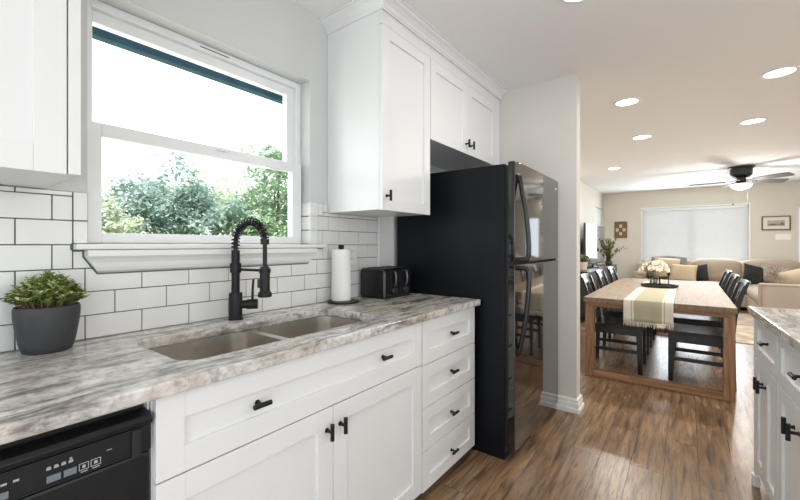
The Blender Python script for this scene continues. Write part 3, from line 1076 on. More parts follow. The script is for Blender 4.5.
# ------------------------------------------------------------------ potted plant on the counter
px_, py_ = .088, .280
p = thing('potted_plant', 'small leafy green plant in a charcoal oval pot on the counter', 'plant', (px_, py_, CT))
m = MB(); m.lathe((px_, py_, CT), [(0, .001), (.062, 0), (.070, .004), (.079, .03), (.088, .075), (.0925, .105), (.093, .128), (.0895, .134), (.086, .130), (.085, .11), (0, .108)], 56, .78, .81)
m.build('pot', M['pot'], p, smooth=True, split=50)
m = MB(); m.lathe((px_, py_, CT), [(0, .117), (.085, .114)], 40, .78, .81); m.build('soil', M['soil'], p)
rn = random.Random(3)
ml, mp_, ms = MB(), MB(), MB()
for i in range(330):
    a = rn.uniform(0, 2 * math.pi); q = math.sqrt(rn.random())
    dx, dy = q * .080 * math.cos(a), q * .088 * math.sin(a)
    root = Vector((px_ + dx * .55, py_ + dy * .55, CT + .115))
    hgt = (.100 - .070 * q * q) * rn.uniform(.72, 1.08)
    tip = Vector((px_ + dx * 1.05, py_ + dy * 1.05, CT + .128 + hgt))
    tip.x = max(tip.x, .03)
    ms.tube([root, root.lerp(tip, .6) + Vector((0, 0, .010)), tip], [.0012, .001, .0008], 5)
    pale = rn.random() < (.40 if dx > 0 else .25) and q > .35
    nl = 13
    for j in range(nl):
        tt = .40 + .60 * j / (nl - 1)
        pos = root.lerp(tip, tt) + Vector((0, 0, .010 * math.sin(tt * math.pi)))
        aa = j * 2.4 + rn.random()
        dr = Vector((math.cos(aa), math.sin(aa), rn.uniform(-.1, .9)))
        if pos.x + dr.x * .02 < .016: dr.x = abs(dr.x)
        L_ = rn.uniform(.010, .017)
        (mp_ if pale and tt > .72 else ml).leaf(pos, dr, (rn.uniform(-.3, .3), rn.uniform(-.3, .3), 1), L_, L_ * .68)
ms.build('stems', M['stem'], p)
ml.build('foliage', M['leafy'], p, recalc=False)
mp_.build('leaf_tips', M['leafy_pale'], p, recalc=False)

# ------------------------------------------------------------------ island on the right
IX = 1.885
isl = []
def island_unit(y0, y1, label, nm):
    c = thing(nm, label, 'cabinet', (IX + .3, (y0 + y1) / 2, 0))
    m = MB(); m.box(IX + .002, IX + .60, y0, y1, .10, CBT); m.build('body', M['cab'], c)
    m = MB(); m.box(IX + .07, IX + .60, y0, y1, 0, .10); m.build('toe_kick', M['toe_grey'], c)
    m = MB(); shaker(m, IX - .018, y0 + .003, y1 - .003, .655, .855, .05, sgn=-1); d = m.build('drawer', M['cab'], c)
    pull(IX - .008, (y0 + y1) / 2 - (0 if y0 > 2 else .03), .757, True, d, -1)
    ym = (y0 + y1) / 2 if y0 < 2 else 2.497
    for a, b2, hh in ((ym + .001, y1 - .003, ym + .027), (y0 + .003, ym - .001, ym - .03)):
        m = MB(); shaker(m, IX - .018, a, b2, .105, .648, .055, sgn=-1); dd = m.build('door', M['cab'], c)
        pull(IX - .018, hh, .562, False, dd, -1, .058)
    return c
island_unit(2.26, 2.70, 'white island cabinet at the end next to the dining table', 'island_cabinet')
island_unit(1.73, 2.257, 'white island cabinet cut by the right edge of the picture, nearer the camera', 'island_cabinet')
island_unit(.97, 1.727, 'white island cabinet nearest the camera, past the picture edge', 'island_cabinet')
m = MB(); m.box(IX - .02, IX + .60, 2.702, 2.722, .055, CBT); m.box(IX - .028, IX - .0, 2.695, 2.73, 0, .055, .004)
tag(m.build('island_end_panel', M['cab']), 'white end panel with a small foot closing the island', 'panel')
m = MB(); m.box(IX - .04, 2.9, .9, 2.745, CBT, CT, .004)
tag(m.build('island_countertop', M['granite']), 'grey veined granite countertop on the white island', 'countertop')

# the island stands a little askew to the counter
PIV = Vector((1.857, 2.667, 0))
for o in list(col.objects):
    if o.parent is None and o.name.startswith('island_'):
        rm = Matrix.Rotation(R(2.6), 4, 'Z')
        o.location = PIV + rm @ (o.location - PIV) + Vector((.007, -.11, 0))
        o.rotation_euler = (0, 0, R(2.6))

# ------------------------------------------------------------------ dining table
TX0, TX1, TY0, TY1, TZ = .838, 1.905, 3.83, 6.38, .728
t = thing('dining_table', 'long brown wooden dining table with open box frame legs', 'table', (1.37, 5.1, 0))
m = MB(); m.box(TX0, TX1, TY0, TY1, TZ - .045, TZ, .004); m.build('tabletop', M['tablewood'], t)
m = MB()
m.box(TX0 + .03, TX1 - .03, TY0 + .04, TY0 + .08, TZ - .085, TZ - .045); m.build('apron', M['tablerailwood'], t)
m = MB(); m.box(TX0 + .03, TX1 - .03, TY1 - .055, TY1 - .015, TZ - .085, TZ - .045)
m.build('apron', M['tablerailwood'], t)
for yy, zf in ((TY0 + .042, 0), (TY1 - .08, .0125)):
    for xx in (TX0 + .008, TX1 - .078):
        m = MB(); m.box(xx, xx + .07, yy, yy + .07, zf, TZ - .045, .003); m.build('leg', M['tablelegwood'], t)
    m = MB(); m.box(TX0 + .078, TX1 - .078, yy + .003, yy + .067, zf + .002, zf + .062, .003); m.build('foot_rail', M['tablerailwood'], t)

# runner with fringe
rn_ = thing('table_runner', 'cream and sage striped table runner with a tasselled edge', 'runner', (1.335, 5.0, TZ))
m = MB()
RX0, RX1 = 1.158, 1.512
xs = [RX0 + (RX1 - RX0) * k / 24 for k in range(25)]
prof = [(5.95, TZ + .0022), (4.6, TZ + .0022), (3.85, TZ + .0022), (3.828, TZ + .0015), (3.823, TZ - .008)] + [(3.822 - .004 * math.sin(k * .9), TZ - .01 - .165 * k / 6) for k in range(1, 7)]
rows = []
for i, (y, z_) in enumerate(prof):
    rows.append([m.b.verts.new((x, y - (.006 * math.sin((x - RX0) * 55) * max(0, (TZ - z_) / .17)), z_)) for x in xs])
for a, b2 in zip(rows, rows[1:]):
    for k in range(24): m.b.faces.new((a[k], a[k + 1], b2[k + 1], b2[k]))
cl = m.build('cloth', M['runner'], rn_, smooth=True)
md = cl.modifiers.new('cloth_thickness', 'SOLIDIFY'); md.thickness = .002; md.offset = 1
m = MB()
zt = TZ - .175
for k in range(30):
    x = RX0 + .004 + (RX1 - RX0 - .008) * k / 29
    ln = rn.uniform(.034, .05)
    m.tube([(x, 3.82, zt + .003), (x + .003, 3.818, zt - .010), (x + rn.uniform(-.004, .004), 3.818, zt - ln)], [.0022, .0036, .0022], 6)
    if k < 29: m.tube([(x, 3.82, zt), (x + .006, 3.818, zt - .012), (x + .012, 3.82, zt)], .0012, 5)
m.build('fringe', M['tassel'], rn_)

# tray with things on it
TRX, TRY = 1.352, 5.16
tr = MB()
def stad(hx, hy2, n=14):
    pts = []
    for cx, a0 in ((hx - hy2, -90), (-(hx - hy2), 90)):
        for k in range(n + 1):
            a = R(a0 + 180 * k / n); pts.append((cx + hy2 * math.cos(a), hy2 * math.sin(a)))
    return pts
rings = []
zb = TZ + .0048
for s_, z_ in ((.86, 0), (.98, .012), (1.0, .034), (.97, .034), (.94, .014), (.84, .007)):
    rings.append([tr.b.verts.new((TRX + x * s_, TRY + y * s_, zb + z_)) for x, y in stad(.178, .105)])
for a, b2 in zip(rings, rings[1:]):
    for k in range(len(a)): tr.b.faces.new((a[k], a[(k + 1) % len(a)], b2[(k + 1) % len(a)], b2[k]))
tr.b.faces.new(rings[0][::-1]); tr.b.faces.new(rings[-1])
tag(tr.build('serving_tray', M['tray'], smooth=True), 'black oval tray on the table runner', 'tray')
vx, vy, vz = 1.315, 5.17, zb + .0072
m = MB(); m.lathe((vx, vy, vz), [(0, 0), (.044, 0), (.05, .006), (.050, .05), (.046, .10), (.052, .125), (.049, .125), (.043, .10), (.046, .05), (.045, .009), (0, .008)], 28)
tag(m.build('glass_vase', M['clear_glass'], smooth=True), 'clear glass vase holding the cream flowers', 'vase')
fb = thing('flower_bouquet', 'bunch of cream flowers with green leaves in the glass vase', 'flowers', (vx, vy, vz + .01))
rf = random.Random(11)
ms, ml = MB(), MB()
heads = [(-.085, .0, .235), (-.03, -.05, .205), (.035, -.055, .20), (.0, .02, .255), (.075, .0, .235), (-.12, -.03, .185), (.045, .05, .26), (-.06, .06, .25), (.10, -.03, .19)]
for dx, dy, dz in heads:
    tip = Vector((vx + dx, vy + dy, vz + dz))
    ms.tube([(vx + dx * .1, vy + dy * .1, vz + .015), (vx + dx * .3, vy + dy * .3, vz + .12), tip], .0022, 6)
    hb = MB()
    ax = Vector((dx * 2, dy * 2 - .15, .12)).normalized()
    for ringi, (nr, rad, tilt) in enumerate(((7, .040, .25), (6, .030, .7), (4, .018, 1.3))):
        for k in range(nr):
            a = 2 * math.pi * k / nr + ringi
            s1 = ax.orthogonal().normalized(); s2 = ax.cross(s1)
            out = (s1 * math.cos(a) + s2 * math.sin(a))
            pd = (out + ax * tilt).normalized()
            c0 = tip + ax * .004 * ringi
            hb.b.verts.index_update()
            sd = ax.cross(out).normalized()
            v = [hb.b.verts.new(c0), hb.b.verts.new(c0 + pd * rad * .5 + sd * rad * .42 + ax * .004), hb.b.verts.new(c0 + pd * rad + sd * rad * .22 + ax * .006), hb.b.verts.new(c0 + pd * rad * 1.08 + ax * .003), hb.b.verts.new(c0 + pd * rad - sd * rad * .22 + ax * .006), hb.b.verts.new(c0 + pd * rad * .5 - sd * rad * .42 + ax * .004)]
            hb.b.faces.new(v)
    hb.ball(tip + ax * .008, .010, 1)
    hb.build('blossom', M['flower'], fb, recalc=False)
for k in range(70):
    a = rf.uniform(0, 2 * math.pi); q = rf.uniform(.02, .13)
    z_ = rf.uniform(.11, .24) - (.06 if q > .1 else 0)
    pos = Vector((vx + q * math.cos(a), vy + q * math.sin(a) * .8, vz + z_))
    ml.leaf(pos, (math.cos(a), math.sin(a), rf.uniform(-.4, .5)), (0, 0, 1), rf.uniform(.03, .05), .022)
for k in range(8):
    a = rf.uniform(2.4, 4.4)
    base = Vector((vx, vy, vz + .1)); tip = base + Vector((math.cos(a) * .15, math.sin(a) * .12, rf.uniform(-.02, .08)))
    ms.tube([base, base.lerp(tip, .5) + Vector((0, 0, .03)), tip], .0016, 5)
    for j in range(5):
        q = base.lerp(tip, .4 + .15 * j)
        for s_ in (-1, 1):
            ml.leaf(q, (math.cos(a + s_ * 1.1), math.sin(a + s_ * 1.1), .1), (0, 0, 1), .034, .024)
ms.build('stems', M['stem'], fb); ml.build('leaves', M['olive'], fb, recalc=False)
cx_, cy_ = 1.437, 5.17
m = MB(); m.lathe((cx_, cy_, vz), [(0, 0), (.026, 0), (.026, .005), (.006, .012), (.0045, .03), (.0045, .125), (.010, .13), (.016, .142), (.017, .155), (.010, .168), (0, .172)], 20)
tag(m.build('candlestick', M['black_metal'], smooth=True), 'thin black candlestick with a ball top on the tray', 'candlestick')
m = MB(); m.obox((1.415, 5.095, vz + .009), (.075, .045, .018), (0, 0, .2), .003)
tag(m.build('tray_block', M['cream']), 'small cream block lying on the black tray', 'block')  # plain block standing for the small beige book

# ------------------------------------------------------------------ dining chairs
def make_chair():
    c = thing('dining_chair', '', 'chair', (0, 0, 0), 'black dining chairs around the table')
    hw = .205
    m = MB()
    # seat plate, a little wider at the front and gently dished
    n = 10
    def seat(t):
        x = -.205 + .465 * t
        w_ = .210 + .018 * t
        dip = -.006 * math.sin(math.pi * t)
        return [(x, -w_, .418), (x, w_, .418), (x, w_, .445), (x, w_ * .5, .445 + dip), (x, 0, .445 + dip * 1.2), (x, -w_ * .5, .445 + dip), (x, -w_, .445)]
    m.sweep(seat, [k / n for k in range(n + 1)]); m.build('seat', M['chair'], c, smooth=True, bevel=.005, split=40)
    m = MB()
    m.box(.180, .202, -.18, .18, .352, .418); m.box(-.205, -.18, -.18, .18, .352, .418)
    m.box(-.19, .19, -.200, -.175, .352, .418); m.box(-.19, .19, .175, .200, .352, .418)
    m.build('seat_frame', M['chair'], c)
    for s in (-1, 1):
        m = MB(); m.bar((.205, s * .193, .419), (.215, s * .197, 0), .052, .052, .033, .033, up=(1, 0, 0), bev=.003); m.build('leg', M['chair'], c)
        m = MB()
        m.sweep(lambda q: [(q[0] + a * q[2] / 2, s * q[3] + b2 * .014, q[1]) for a, b2 in ((-1, -1), (1, -1), (1, 1), (-1, 1))],
                [(-.212, 0, .034, .193), (-.204, .25, .042, .193), (-.198, .46, .048, .193), (-.215, .62, .042, .193), (-.255, .78, .036, .193), (-.288, .878, .03, .193)])
        m.build('leg', M['chair'], c, bevel=.003)
        m = MB(); m.bar((-.207, s * .192, .20), (.190, s * .190, .20), .016, .032, bev=.002); m.build('stretcher', M['chair'], c)
    m = MB()
    def rail(t):
        y = -.218 + .436 * t
        b2 = -.022 * (1 - (2 * t - 1) ** 2)
        return [(-.262 + b2 + .010, y, .805), (-.262 + b2 - .010, y, .805), (-.300 + b2 - .010, y, .900), (-.300 + b2 + .010, y, .905)]
    m.sweep(rail, [k / 10 for k in range(11)]); m.build('top_rail', M['chair'], c, smooth=True, bevel=.003, split=40)
    m = MB(); m.box(-.222, -.200, -.18, .18, .535, .575, .002); m.build('lower_rail', M['chair'], c)
    for (a, b2) in ((-.175, -.005), (.175, .005), (-.005, -.175), (.005, .175)):
        m = MB(); off = .004 if abs(a) > .1 else -.006
        m.bar((-.212 + off, a, .572), (-.268 + off, b2, .815), .026, .012, up=(1, 0, 0)); m.build('cross_slat', M['chair'], c)
    return c

ch = make_chair()
where = ['nearest the stub wall', 'in the middle', 'nearest the sofa']
spots = []
for i, y in enumerate((4.37, 5.19, 6.02)):
    spots.append((1.04, y, 0, 'black wooden dining chair on the television side of the table, ' + where[i]))
for i, y in enumerate((4.37, 5.16, 5.98)):
    spots.append((1.697, y, math.pi, 'black wooden dining chair on the island side of the table, ' + ['at the kitchen end', 'in the middle', 'nearest the sofa'][i]))
for i, (x, y, a, lab) in enumerate(spots):
    if i == 0:
        ch.location = (x, y, 0); ch.rotation_euler = (0, 0, a); ch['label'] = lab
    else:
        dup(ch, (x, y, 0), a, lab)

# ------------------------------------------------------------------ living room: console, television, plants
c = thing('media_console', 'long black media console against the side wall', 'console', (.18, 8.0, 0))
m = MB(); m.box(-.01, .40, 6.5, 9.35, .755, .785, .003); m.build('console_top', M['console'], c)
m = MB(); m.box(0, .38, 6.52, 9.33, .08, .755); m.build('body', M['console'], c)
for k in range(4):
    y = 6.53 + k * .70
    m = MB(); shaker(m, .40, y, y + .69, .10, .745, .05); dd = m.build('door', M['console'], c)
    m = MB(); m.cyl((.40, y + .06, .45), (.425, y + .06, .45), .012, seg=14); m.build('knob', M['black_metal'], dd)
for yy in (6.55, 9.25):
    for xx in (.03, .32):
        m = MB(); m.box(xx, xx + .05, yy, yy + .05, 0, .08); m.build('foot', M['console'], c)
tv = thing('television', 'large flat screen television on the black console', 'television', (.2, 8.15, .785))
m = MB(); m.box(.16, .20, 7.42, 8.85, .845, 1.60, .006); m.build('housing', M['black_plastic'], tv)
m = MB(); m.box(.1995, .203, 7.435, 8.835, .865, 1.585); m.build('screen', M['screen'], tv)
m = MB(); m.box(.155, .195, 8.0, 8.3, .79, .9); m.box(.06, .32, 7.85, 8.45, .785, .797, .004); m.build('stand', M['black_plastic'], tv)

tv.rotation_euler = (0, 0, R(-3))

sp = thing('small_potted_plant', 'small green plant in a pale pot on the console before the television', 'plant', (.2, 7.05, .785))
m = MB(); m.lathe((.2, 7.05, .785), [(0, 0), (.05, 0), (.066, .13), (.06, .13), (.055, .11), (0, .11)], 24); m.build('pot', M['cream'], sp, smooth=True)
m = MB()
for k in range(120):
    a = rf.uniform(0, 6.28); e_ = rf.uniform(-.2, 1.5); q = rf.uniform(.03, .11)
    pos = Vector((.2 + q * math.cos(a) * math.cos(e_), 7.05 + q * math.sin(a) * math.cos(e_), .785 + .16 + q * math.sin(e_)))
    m.leaf(pos, (math.cos(a), math.sin(a), rf.uniform(-.3, .8)), (0, 0, 1), .05, .032)
m.build('foliage', M['olive'], sp, recalc=False)

tp = thing('olive_plant', 'taller leafy plant with long sprays in a vase behind the television', 'plant', (.27, 9.17, .785))
m = MB(); m.lathe((.27, 9.17, .785), [(0, 0), (.05, 0), (.075, .03), (.07, .07), (.045, .09), (.048, .10), (.04, .10), (.036, .09), (0, .08)], 24); m.build('vase', M['pot'], tp, smooth=True)
ml, ms = MB(), MB()
for k in range(20):
    a = rf.uniform(0, 6.28)
    L_ = rf.uniform(.36, .60)
    lean = rf.uniform(.15, .85)
    b0 = Vector((.27, 9.17, .87))
    tip = b0 + Vector((math.cos(a) * lean * L_ * .8 + .06, math.sin(a) * lean * L_ * .9, L_ * (1 - .35 * lean) * .9))
    tip.x = max(tip.x, .06); tip.y = max(tip.y, 9.0)
    mid = b0.lerp(tip, .5) + Vector((0, 0, .06))
    ms.tube([b0, mid, tip], [.004, .003, .0015], 5)
    for j in range(15):
        q = j / 14
        pos = (b0.lerp(mid, q * 2) if q < .5 else mid.lerp(tip, q * 2 - 1))
        aa = rf.uniform(0, 6.28)
        ml.leaf(pos, Vector((math.cos(aa), math.sin(aa), rf.uniform(-.2, .8))) + (tip - b0).normalized() * .6, (0, 0, 1), rf.uniform(.07, .12), .030)
ms.build('stems', M['stem'], tp); ml.build('foliage', M['olive'], tp, recalc=False)

# ------------------------------------------------------------------ windows of the living room
wn = thing('window_2', 'wide bright living room window behind the sofa', None, (1.69, YB, BZ0), kind='structure')
m = MB(); ring(m, BX0 + .001, BX0 + .002, 0, 0, 0, 0, 0, 0, 0, 0, 0) if False else None
m = MB()
for (a, b2, c_, d_) in ((BX0, BX0 + .04, BZ0, BZ1), (BX1 - .04, BX1, BZ0, BZ1), (BX0, BX1, BZ0, BZ0 + .04), (BX0, BX1, BZ1 - .04, BZ1), (1.66, 1.72, BZ0, BZ1)):
    m.box(a + .001, b2 - .001, YB + .08, YB + .13, c_ + .001, d_ - .001)
m.build('window_frame', M['vinyl'], wn)
m = MB(); m.box(BX0 + .03, BX1 - .03, YB + .10, YB + .104, BZ0 + .03, BZ1 - .03); m.build('glass_pane', M['glass'], wn)
m = MB()
for (a, b2, c_, d_) in ((BX0 - .03, BX0, BZ0, BZ1 + .03), (BX1, BX1 + .03, BZ0, BZ1 + .03), (BX0, BX1, BZ1, BZ1 + .03), (BX0 - .03, BX1 + .03, BZ0 - .03, BZ0)):
    m.box(a, b2, YB - .014, YB - .0005, c_, d_, .002)
m.build('window_casing', M['trim'], wn)
bl = thing('window_blind', 'wide white horizontal slat blind closed over the back window', 'blind', (1.69, YB + .03, BZ0))
m = MB(); m.box(BX0 + .01, BX1 - .01, YB + .005, YB + .055, BZ1 - .05, BZ1 - .004, .003); m.build('head_rail', M['vinyl'], bl)
m = MB()
z_ = BZ1 - .07
while z_ > BZ0 + .05:
    m.bar((BX0 + .012, YB + .03, z_), (BX1 - .012, YB + .03, z_), .046, .0025, up=(0, .42, .9))
    z_ -= .041
for o_ in m.b.verts: pass
m.build('slats', M['blind'], bl)
m = MB(); m.box(BX0 + .012, BX1 - .012, YB + .015, YB + .045, BZ0 + .012, BZ0 + .035, .003); m.build('bottom_rail', M['vinyl'], bl)
for o_ in bl.children:
    if o_.name.startswith('slats'):
        # tilt each slat about its own long axis so that the rows nearly close
        me = o_.data
        for i in range(0, len(me.vertices), 8):
            vsx = [me.vertices[i + k] for k in range(8)]
            cy = sum(v.co.y for v in vsx) / 8; cz = sum(v.co.z for v in vsx) / 8
            ang = R(72)
            ys = [(v.co.y - cy, v.co.z - cz) for v in vsx]
            a0 = math.atan2(max(ys, key=lambda q: q[0])[1], max(ys, key=lambda q: q[0])[0])
            rot = ang - a0
            for v, (yy, zz) in zip(vsx, ys):
                v.co.y = cy + yy * math.cos(rot) - zz * math.sin(rot)
                v.co.z = cz + yy * math.sin(rot) + zz * math.cos(rot)
wn = thing('window_3', 'bright side window in the living room corner', None, (-.09, 9.76, LZ0), kind='structure')
m = MB(); ring(m, -.13, -.08, LY0 + .001, LY1 - .001, LZ0 + .001, LZ1 - .001, .04, .04, .04, .04); m.build('window_frame', M['vinyl'], wn)
m = MB(); m.box(-.108, -.104, LY0 + .03, LY1 - .03, LZ0 + .03, LZ1 - .03); m.build('glass_pane', M['glass'], wn)
sd_ = thing('added_blind', 'added white blind that brightens the narrow side window by the corner', 'blind', (-.05, 9.76, LZ0))  # blind put in so the side window reads bright white
m = MB(); m.box(-.048, -.046, LY0 + .004, LY1 - .004, LZ0 + .01, LZ1 - .03); m.build('shade_cloth', M['blind'], sd_)
m = MB(); m.cyl((-.06, LY0 + .004, LZ1 - .02), (-.06, LY1 - .004, LZ1 - .02), .018); m.build('roller', M['vinyl'], sd_, smooth=True)
wn = thing('window_4_added', 'unseen window added for daylight on the wall opposite the refrigerator', None, (XR + .05, 5.05, .75), kind='structure')  # unseen opening, added to let daylight in from the right
m = MB(); ring(m, XR + .02, XR + .07, RY0 + .001, RY1 - .001, .751, 2.099, .05, .05, .05, .05); m.build('window_frame', M['vinyl'], wn)
m = MB(); m.box(XR + .04, XR + .044, RY0 + .04, RY1 - .04, .79, 2.06); m.build('glass_pane', M['glass'], wn)

wn = thing('window_5', 'narrow bright window on the back wall past the framed picture', None, (3.62, YB, .7), kind='structure')
m = MB()
for (a, b2, c_, d_) in ((3.30, 3.34, .7, 1.97), (3.91, 3.95, .7, 1.97), (3.34, 3.91, .7, .74), (3.34, 3.91, 1.93, 1.97)):
    m.box(a + .001, b2 - .001, YB + .06, YB + .11, c_ + .001, d_ - .001)
m.build('window_frame', M['vinyl'], wn)
m = MB(); m.box(3.33, 3.92, YB + .08, YB + .084, .73, 1.94); m.build('glass_pane', M['glass'], wn)

# ------------------------------------------------------------------ wall pieces
a = thing('carved_wall_art', 'square carved wooden panel with pale flowers on the back wall', 'wall art', (.34, YB - .02, 1.37))
m = MB(); m.box(.208, .47, YB - .022, YB - .002, 1.372, 1.762, .004); m.build('panel', M['artwood'], a)
m = MB()
for (a0, b0, c0, d0) in ((.208, .225, 1.372, 1.762), (.453, .47, 1.372, 1.762), (.208, .47, 1.372, 1.389), (.208, .47, 1.745, 1.762)):
    m.box(a0, b0, YB - .03, YB - .02, c0, d0, .002)
m.build('border', M['artwood'], a)
m = MB()
for cx, cz in ((.339, 1.655), (.339, 1.475), (.268, 1.565), (.41, 1.565)):
    for k in range(4):
        an = R(45 + 90 * k)
        m.ball((cx + .020 * math.cos(an), YB - .023, cz + .026 * math.sin(an)), (.017, .005, .022), 2)
m.build('inlay', M['art_inlay'], a)
pf = thing('framed_picture', 'small framed landscape sketch on the back wall above the switches', 'picture', (3.0, YB - .02, 1.5))
X0, X1, Z0, Z1 = 2.79, 3.205, 1.497, 1.775
m = MB()
for (a0, b0, c0, d0) in ((X0, X0 + .022, Z0, Z1), (X1 - .022, X1, Z0, Z1), (X0 + .022, X1 - .022, Z0, Z0 + .022), (X0 + .022, X1 - .022, Z1 - .022, Z1)):
    m.box(a0, b0, YB - .026, YB - .002, c0, d0, .003)
m.build('frame', M['frame'], pf)
m = MB(); m.box(X0 + .02, X1 - .02, YB - .016, YB - .003, Z0 + .02, Z1 - .02); m.build('mat_board', M['mat_board'], pf)
m = MB(); m.box(X0 + .085, X1 - .085, YB - .0175, YB - .015, Z0 + .085, Z1 - .085); sk = m.build('sketch', M['sketch_sky'], pf)
m = MB()
hp = [(X0 + .085, Z0 + .09)]
for k in range(25):
    u = k / 24
    hp.append((X0 + .085 + (X1 - X0 - .17) * u, Z0 + .112 + .022 * math.exp(-((u - .28) / .13) ** 2) + .035 * math.exp(-((u - .85) / .13) ** 2)))
hp.append((X1 - .085, Z0 + .09))
m.prism([(x, YB - .0172, z_) for x, z_ in hp], (0, -.0008, 0)); m.build('hills', M['sketch_hill'], sk)
sw = thing('switch_plate', 'almond four-gang light switch plate under the framed picture', 'switch', (3.1, YB - .01, 1.3))
m = MB(); m.box(2.99, 3.21, YB - .008, YB - .001, 1.305, 1.42, .002); pl = m.build('cover_plate', M['plate'], sw)
for k in range(4):
    m = MB(); x = 3.018 + k * .047; m.box(x, x + .026, YB - .012, YB - .007, 1.33, 1.395, .002); m.build('rocker', M['plate'], sw)

# ------------------------------------------------------------------ sectional sofa with pillows
s = thing('sectional_sofa', 'beige L-shaped sectional sofa under the wide blind', 'sofa', (2.4, 9.4, 0))
m = MB()
m.box(.70, 4.2, 9.38, 10.36, .06, .30, .02); m.box(2.95, 4.2, 7.72, 9.38, .06, .30, .02)
m.build('base', M['sofa'], s)
m = MB(); m.box(.70, 4.2, 10.14, 10.38, .28, .80, .05); m.box(3.98, 4.2, 7.72, 10.2, .28, .80, .05); m.build('back_frame', M['sofa'], s, smooth=True)
def softbox(mb, x0, x1, y0, y1, z0, z1, r, puff=.02):
    t_ = bmesh.new()
    bmesh.ops.create_cube(t_, size=1)
    bmesh.ops.subdivide_edges(t_, edges=t_.edges[:], cuts=5, use_grid_fill=True)
    sx, sy, sz = (x1 - x0), (y1 - y0), (z1 - z0)
    for v in t_.verts:
        p = Vector((v.co.x * sx, v.co.y * sy, v.co.z * sz))
        u, w_, q = v.co.x * 2, v.co.y * 2, v.co.z * 2
        hx, hy3, hz3 = sx / 2 - r, sy / 2 - r, sz / 2 - r
        core = Vector((max(-hx, min(hx, p.x)), max(-hy3, min(hy3, p.y)), max(-hz3, min(hz3, p.z))))
        dlt = p - core
        if dlt.length > 1e-6: p = core + dlt.normalized() * min(r, dlt.length)
        p += Vector((u * puff * (1 - w_ * w_) * (1 - q * q), w_ * puff * (1 - u * u) * (1 - q * q), q * puff * (1 - u * u) * (1 - w_ * w_)))
        v.co = p + Vector(((x0 + x1) / 2, (y0 + y1) / 2, (z0 + z1) / 2))
    mb.merge(t_)
    return mb
for x0, x1 in ((.92, 1.685), (1.695, 2.45), (2.46, 3.30)):
    m = MB(); softbox(m, x0, x1, 9.36, 10.10, .29, .47, .06); m.build('seat_cushion', M['sofa'], s, smooth=True, split=80)
    m = MB(); softbox(m, x0, x1, 9.98, 10.28, .46, .905, .08, .03); m.build('back_cushion', M['sofa'], s, smooth=True, split=80)
m = MB(); softbox(m, 3.31, 3.97, 7.95, 9.97, .29, .47, .06); m.build('seat_cushion', M['sofa'], s, smooth=True, split=80)
m = MB(); softbox(m, 3.31, 4.0, 9.98, 10.28, .46, .905, .08, .03); m.build('back_cushion', M['sofa'], s, smooth=True, split=80)
m = MB(); m.box(.70, .90, 9.40, 10.36, .06, .64, .05); m.build('arm', M['sofa'], s, smooth=True)
AX0, AX1, AY0, AY1, AZ = 2.43, 4.2, 7.42, 7.64, .655
m = MB(); m.box(AX0, AX1, AY0, AY1, .05, AZ, .03); m.build('arm', M['sofa_panel'], s, smooth=True)
m = MB(); m.box(AX0 + .03, AX1, AY1, 9.38, .06, .30, .02); m.build('base', M['sofa'], s)
m = MB(); softbox(m, AX0 + .03, 3.30, AY1 + .01, 9.35, .29, .47, .06); m.build('seat_cushion', M['sofa'], s, smooth=True, split=80)
m = MB()
for k in range(24):
    z_ = .08 + k * .0235
    m.ball((AX0 + .022, AY0 - .001, z_), .0065, 1)
for k in range(70):
    x = AX0 + .03 + k * .025
    m.ball((x, AY0 - .001, AZ - .022), .0065, 1)
m.build('nailhead_trim', M['nail'], s)

def cushion(name, label, c_, size, rot, mt, grp=None):
    mb = MB(); mb.pillow(c_, size, rot)
    return tag(mb.build(name, M[mt], smooth=True, split=80), label, 'pillow', grp)
cushion('throw_pillow', 'tan pillow on the sofa in front of the paler one', (1.535, 9.68, .635), (.46, .15, .36), (R(-16), R(3), R(-4)), 'pil_tan')
cushion('throw_pillow', 'pale tan pillow leaning high on the sofa end behind the flowers', (1.26, 9.86, .72), (.46, .15, .44), (R(-12), R(4), R(10)), 'pil_tan')
cushion('throw_pillow', 'small black pillow next to the tan pillow on the sofa', (1.80, 9.83, .64), (.30, .15, .34), (R(-14), R(-10), R(-20)), 'pil_black')
cushion('throw_pillow', 'black pillow leaning beside the speckled one in the sofa corner', (2.60, 9.68, .645), (.34, .16, .38), (R(-16), R(14), R(20)), 'pil_black')
cushion('throw_pillow', 'brown and cream speckled pillow in the sofa corner', (2.88, 9.72, .65), (.42, .16, .36), (R(-18), R(12), R(-8)), 'pil_pattern')
cushion('throw_pillow', 'large beige pillow resting against the sofa arm', (3.08, 7.88, .69), (.74, .26, .52), (R(16), R(-20), R(6)), 'pil_beige')
m = MB()
def throw(t_):
    x = .98 + .62 * t_
    sag = .02 * math.sin(t_ * 9)
    z_ = .920 + .025 * math.sin(math.pi * t_) 
    return [(x, 9.955, .62 + sag), (x, 9.945, .62 + sag), (x, 9.955, .86), (x, 9.99, z_ - .01), (x, 10.1, z_ + .018), (x, 10.25, z_ + .01), (x, 10.31, .88), (x, 10.395, .84), (x, 10.405, .84), (x, 10.32, .9), (x, 10.26, z_ + .025), (x, 10.1, z_ + .032), (x, 9.98, z_ + .005)]
m.sweep(throw, [k / 16 for k in range(17)])
tag(m.build('throw_blanket', M['throw'], smooth=True, split=80), 'grey knitted throw draped over the sofa back behind the flowers', 'blanket')

m = MB(); m.box(.95, 3.3, 6.26, 8.95, .0, .012, .004)
tag(m.build('area_rug', M['rug']), 'beige patterned rug on the floor between table and sofa', 'rug')

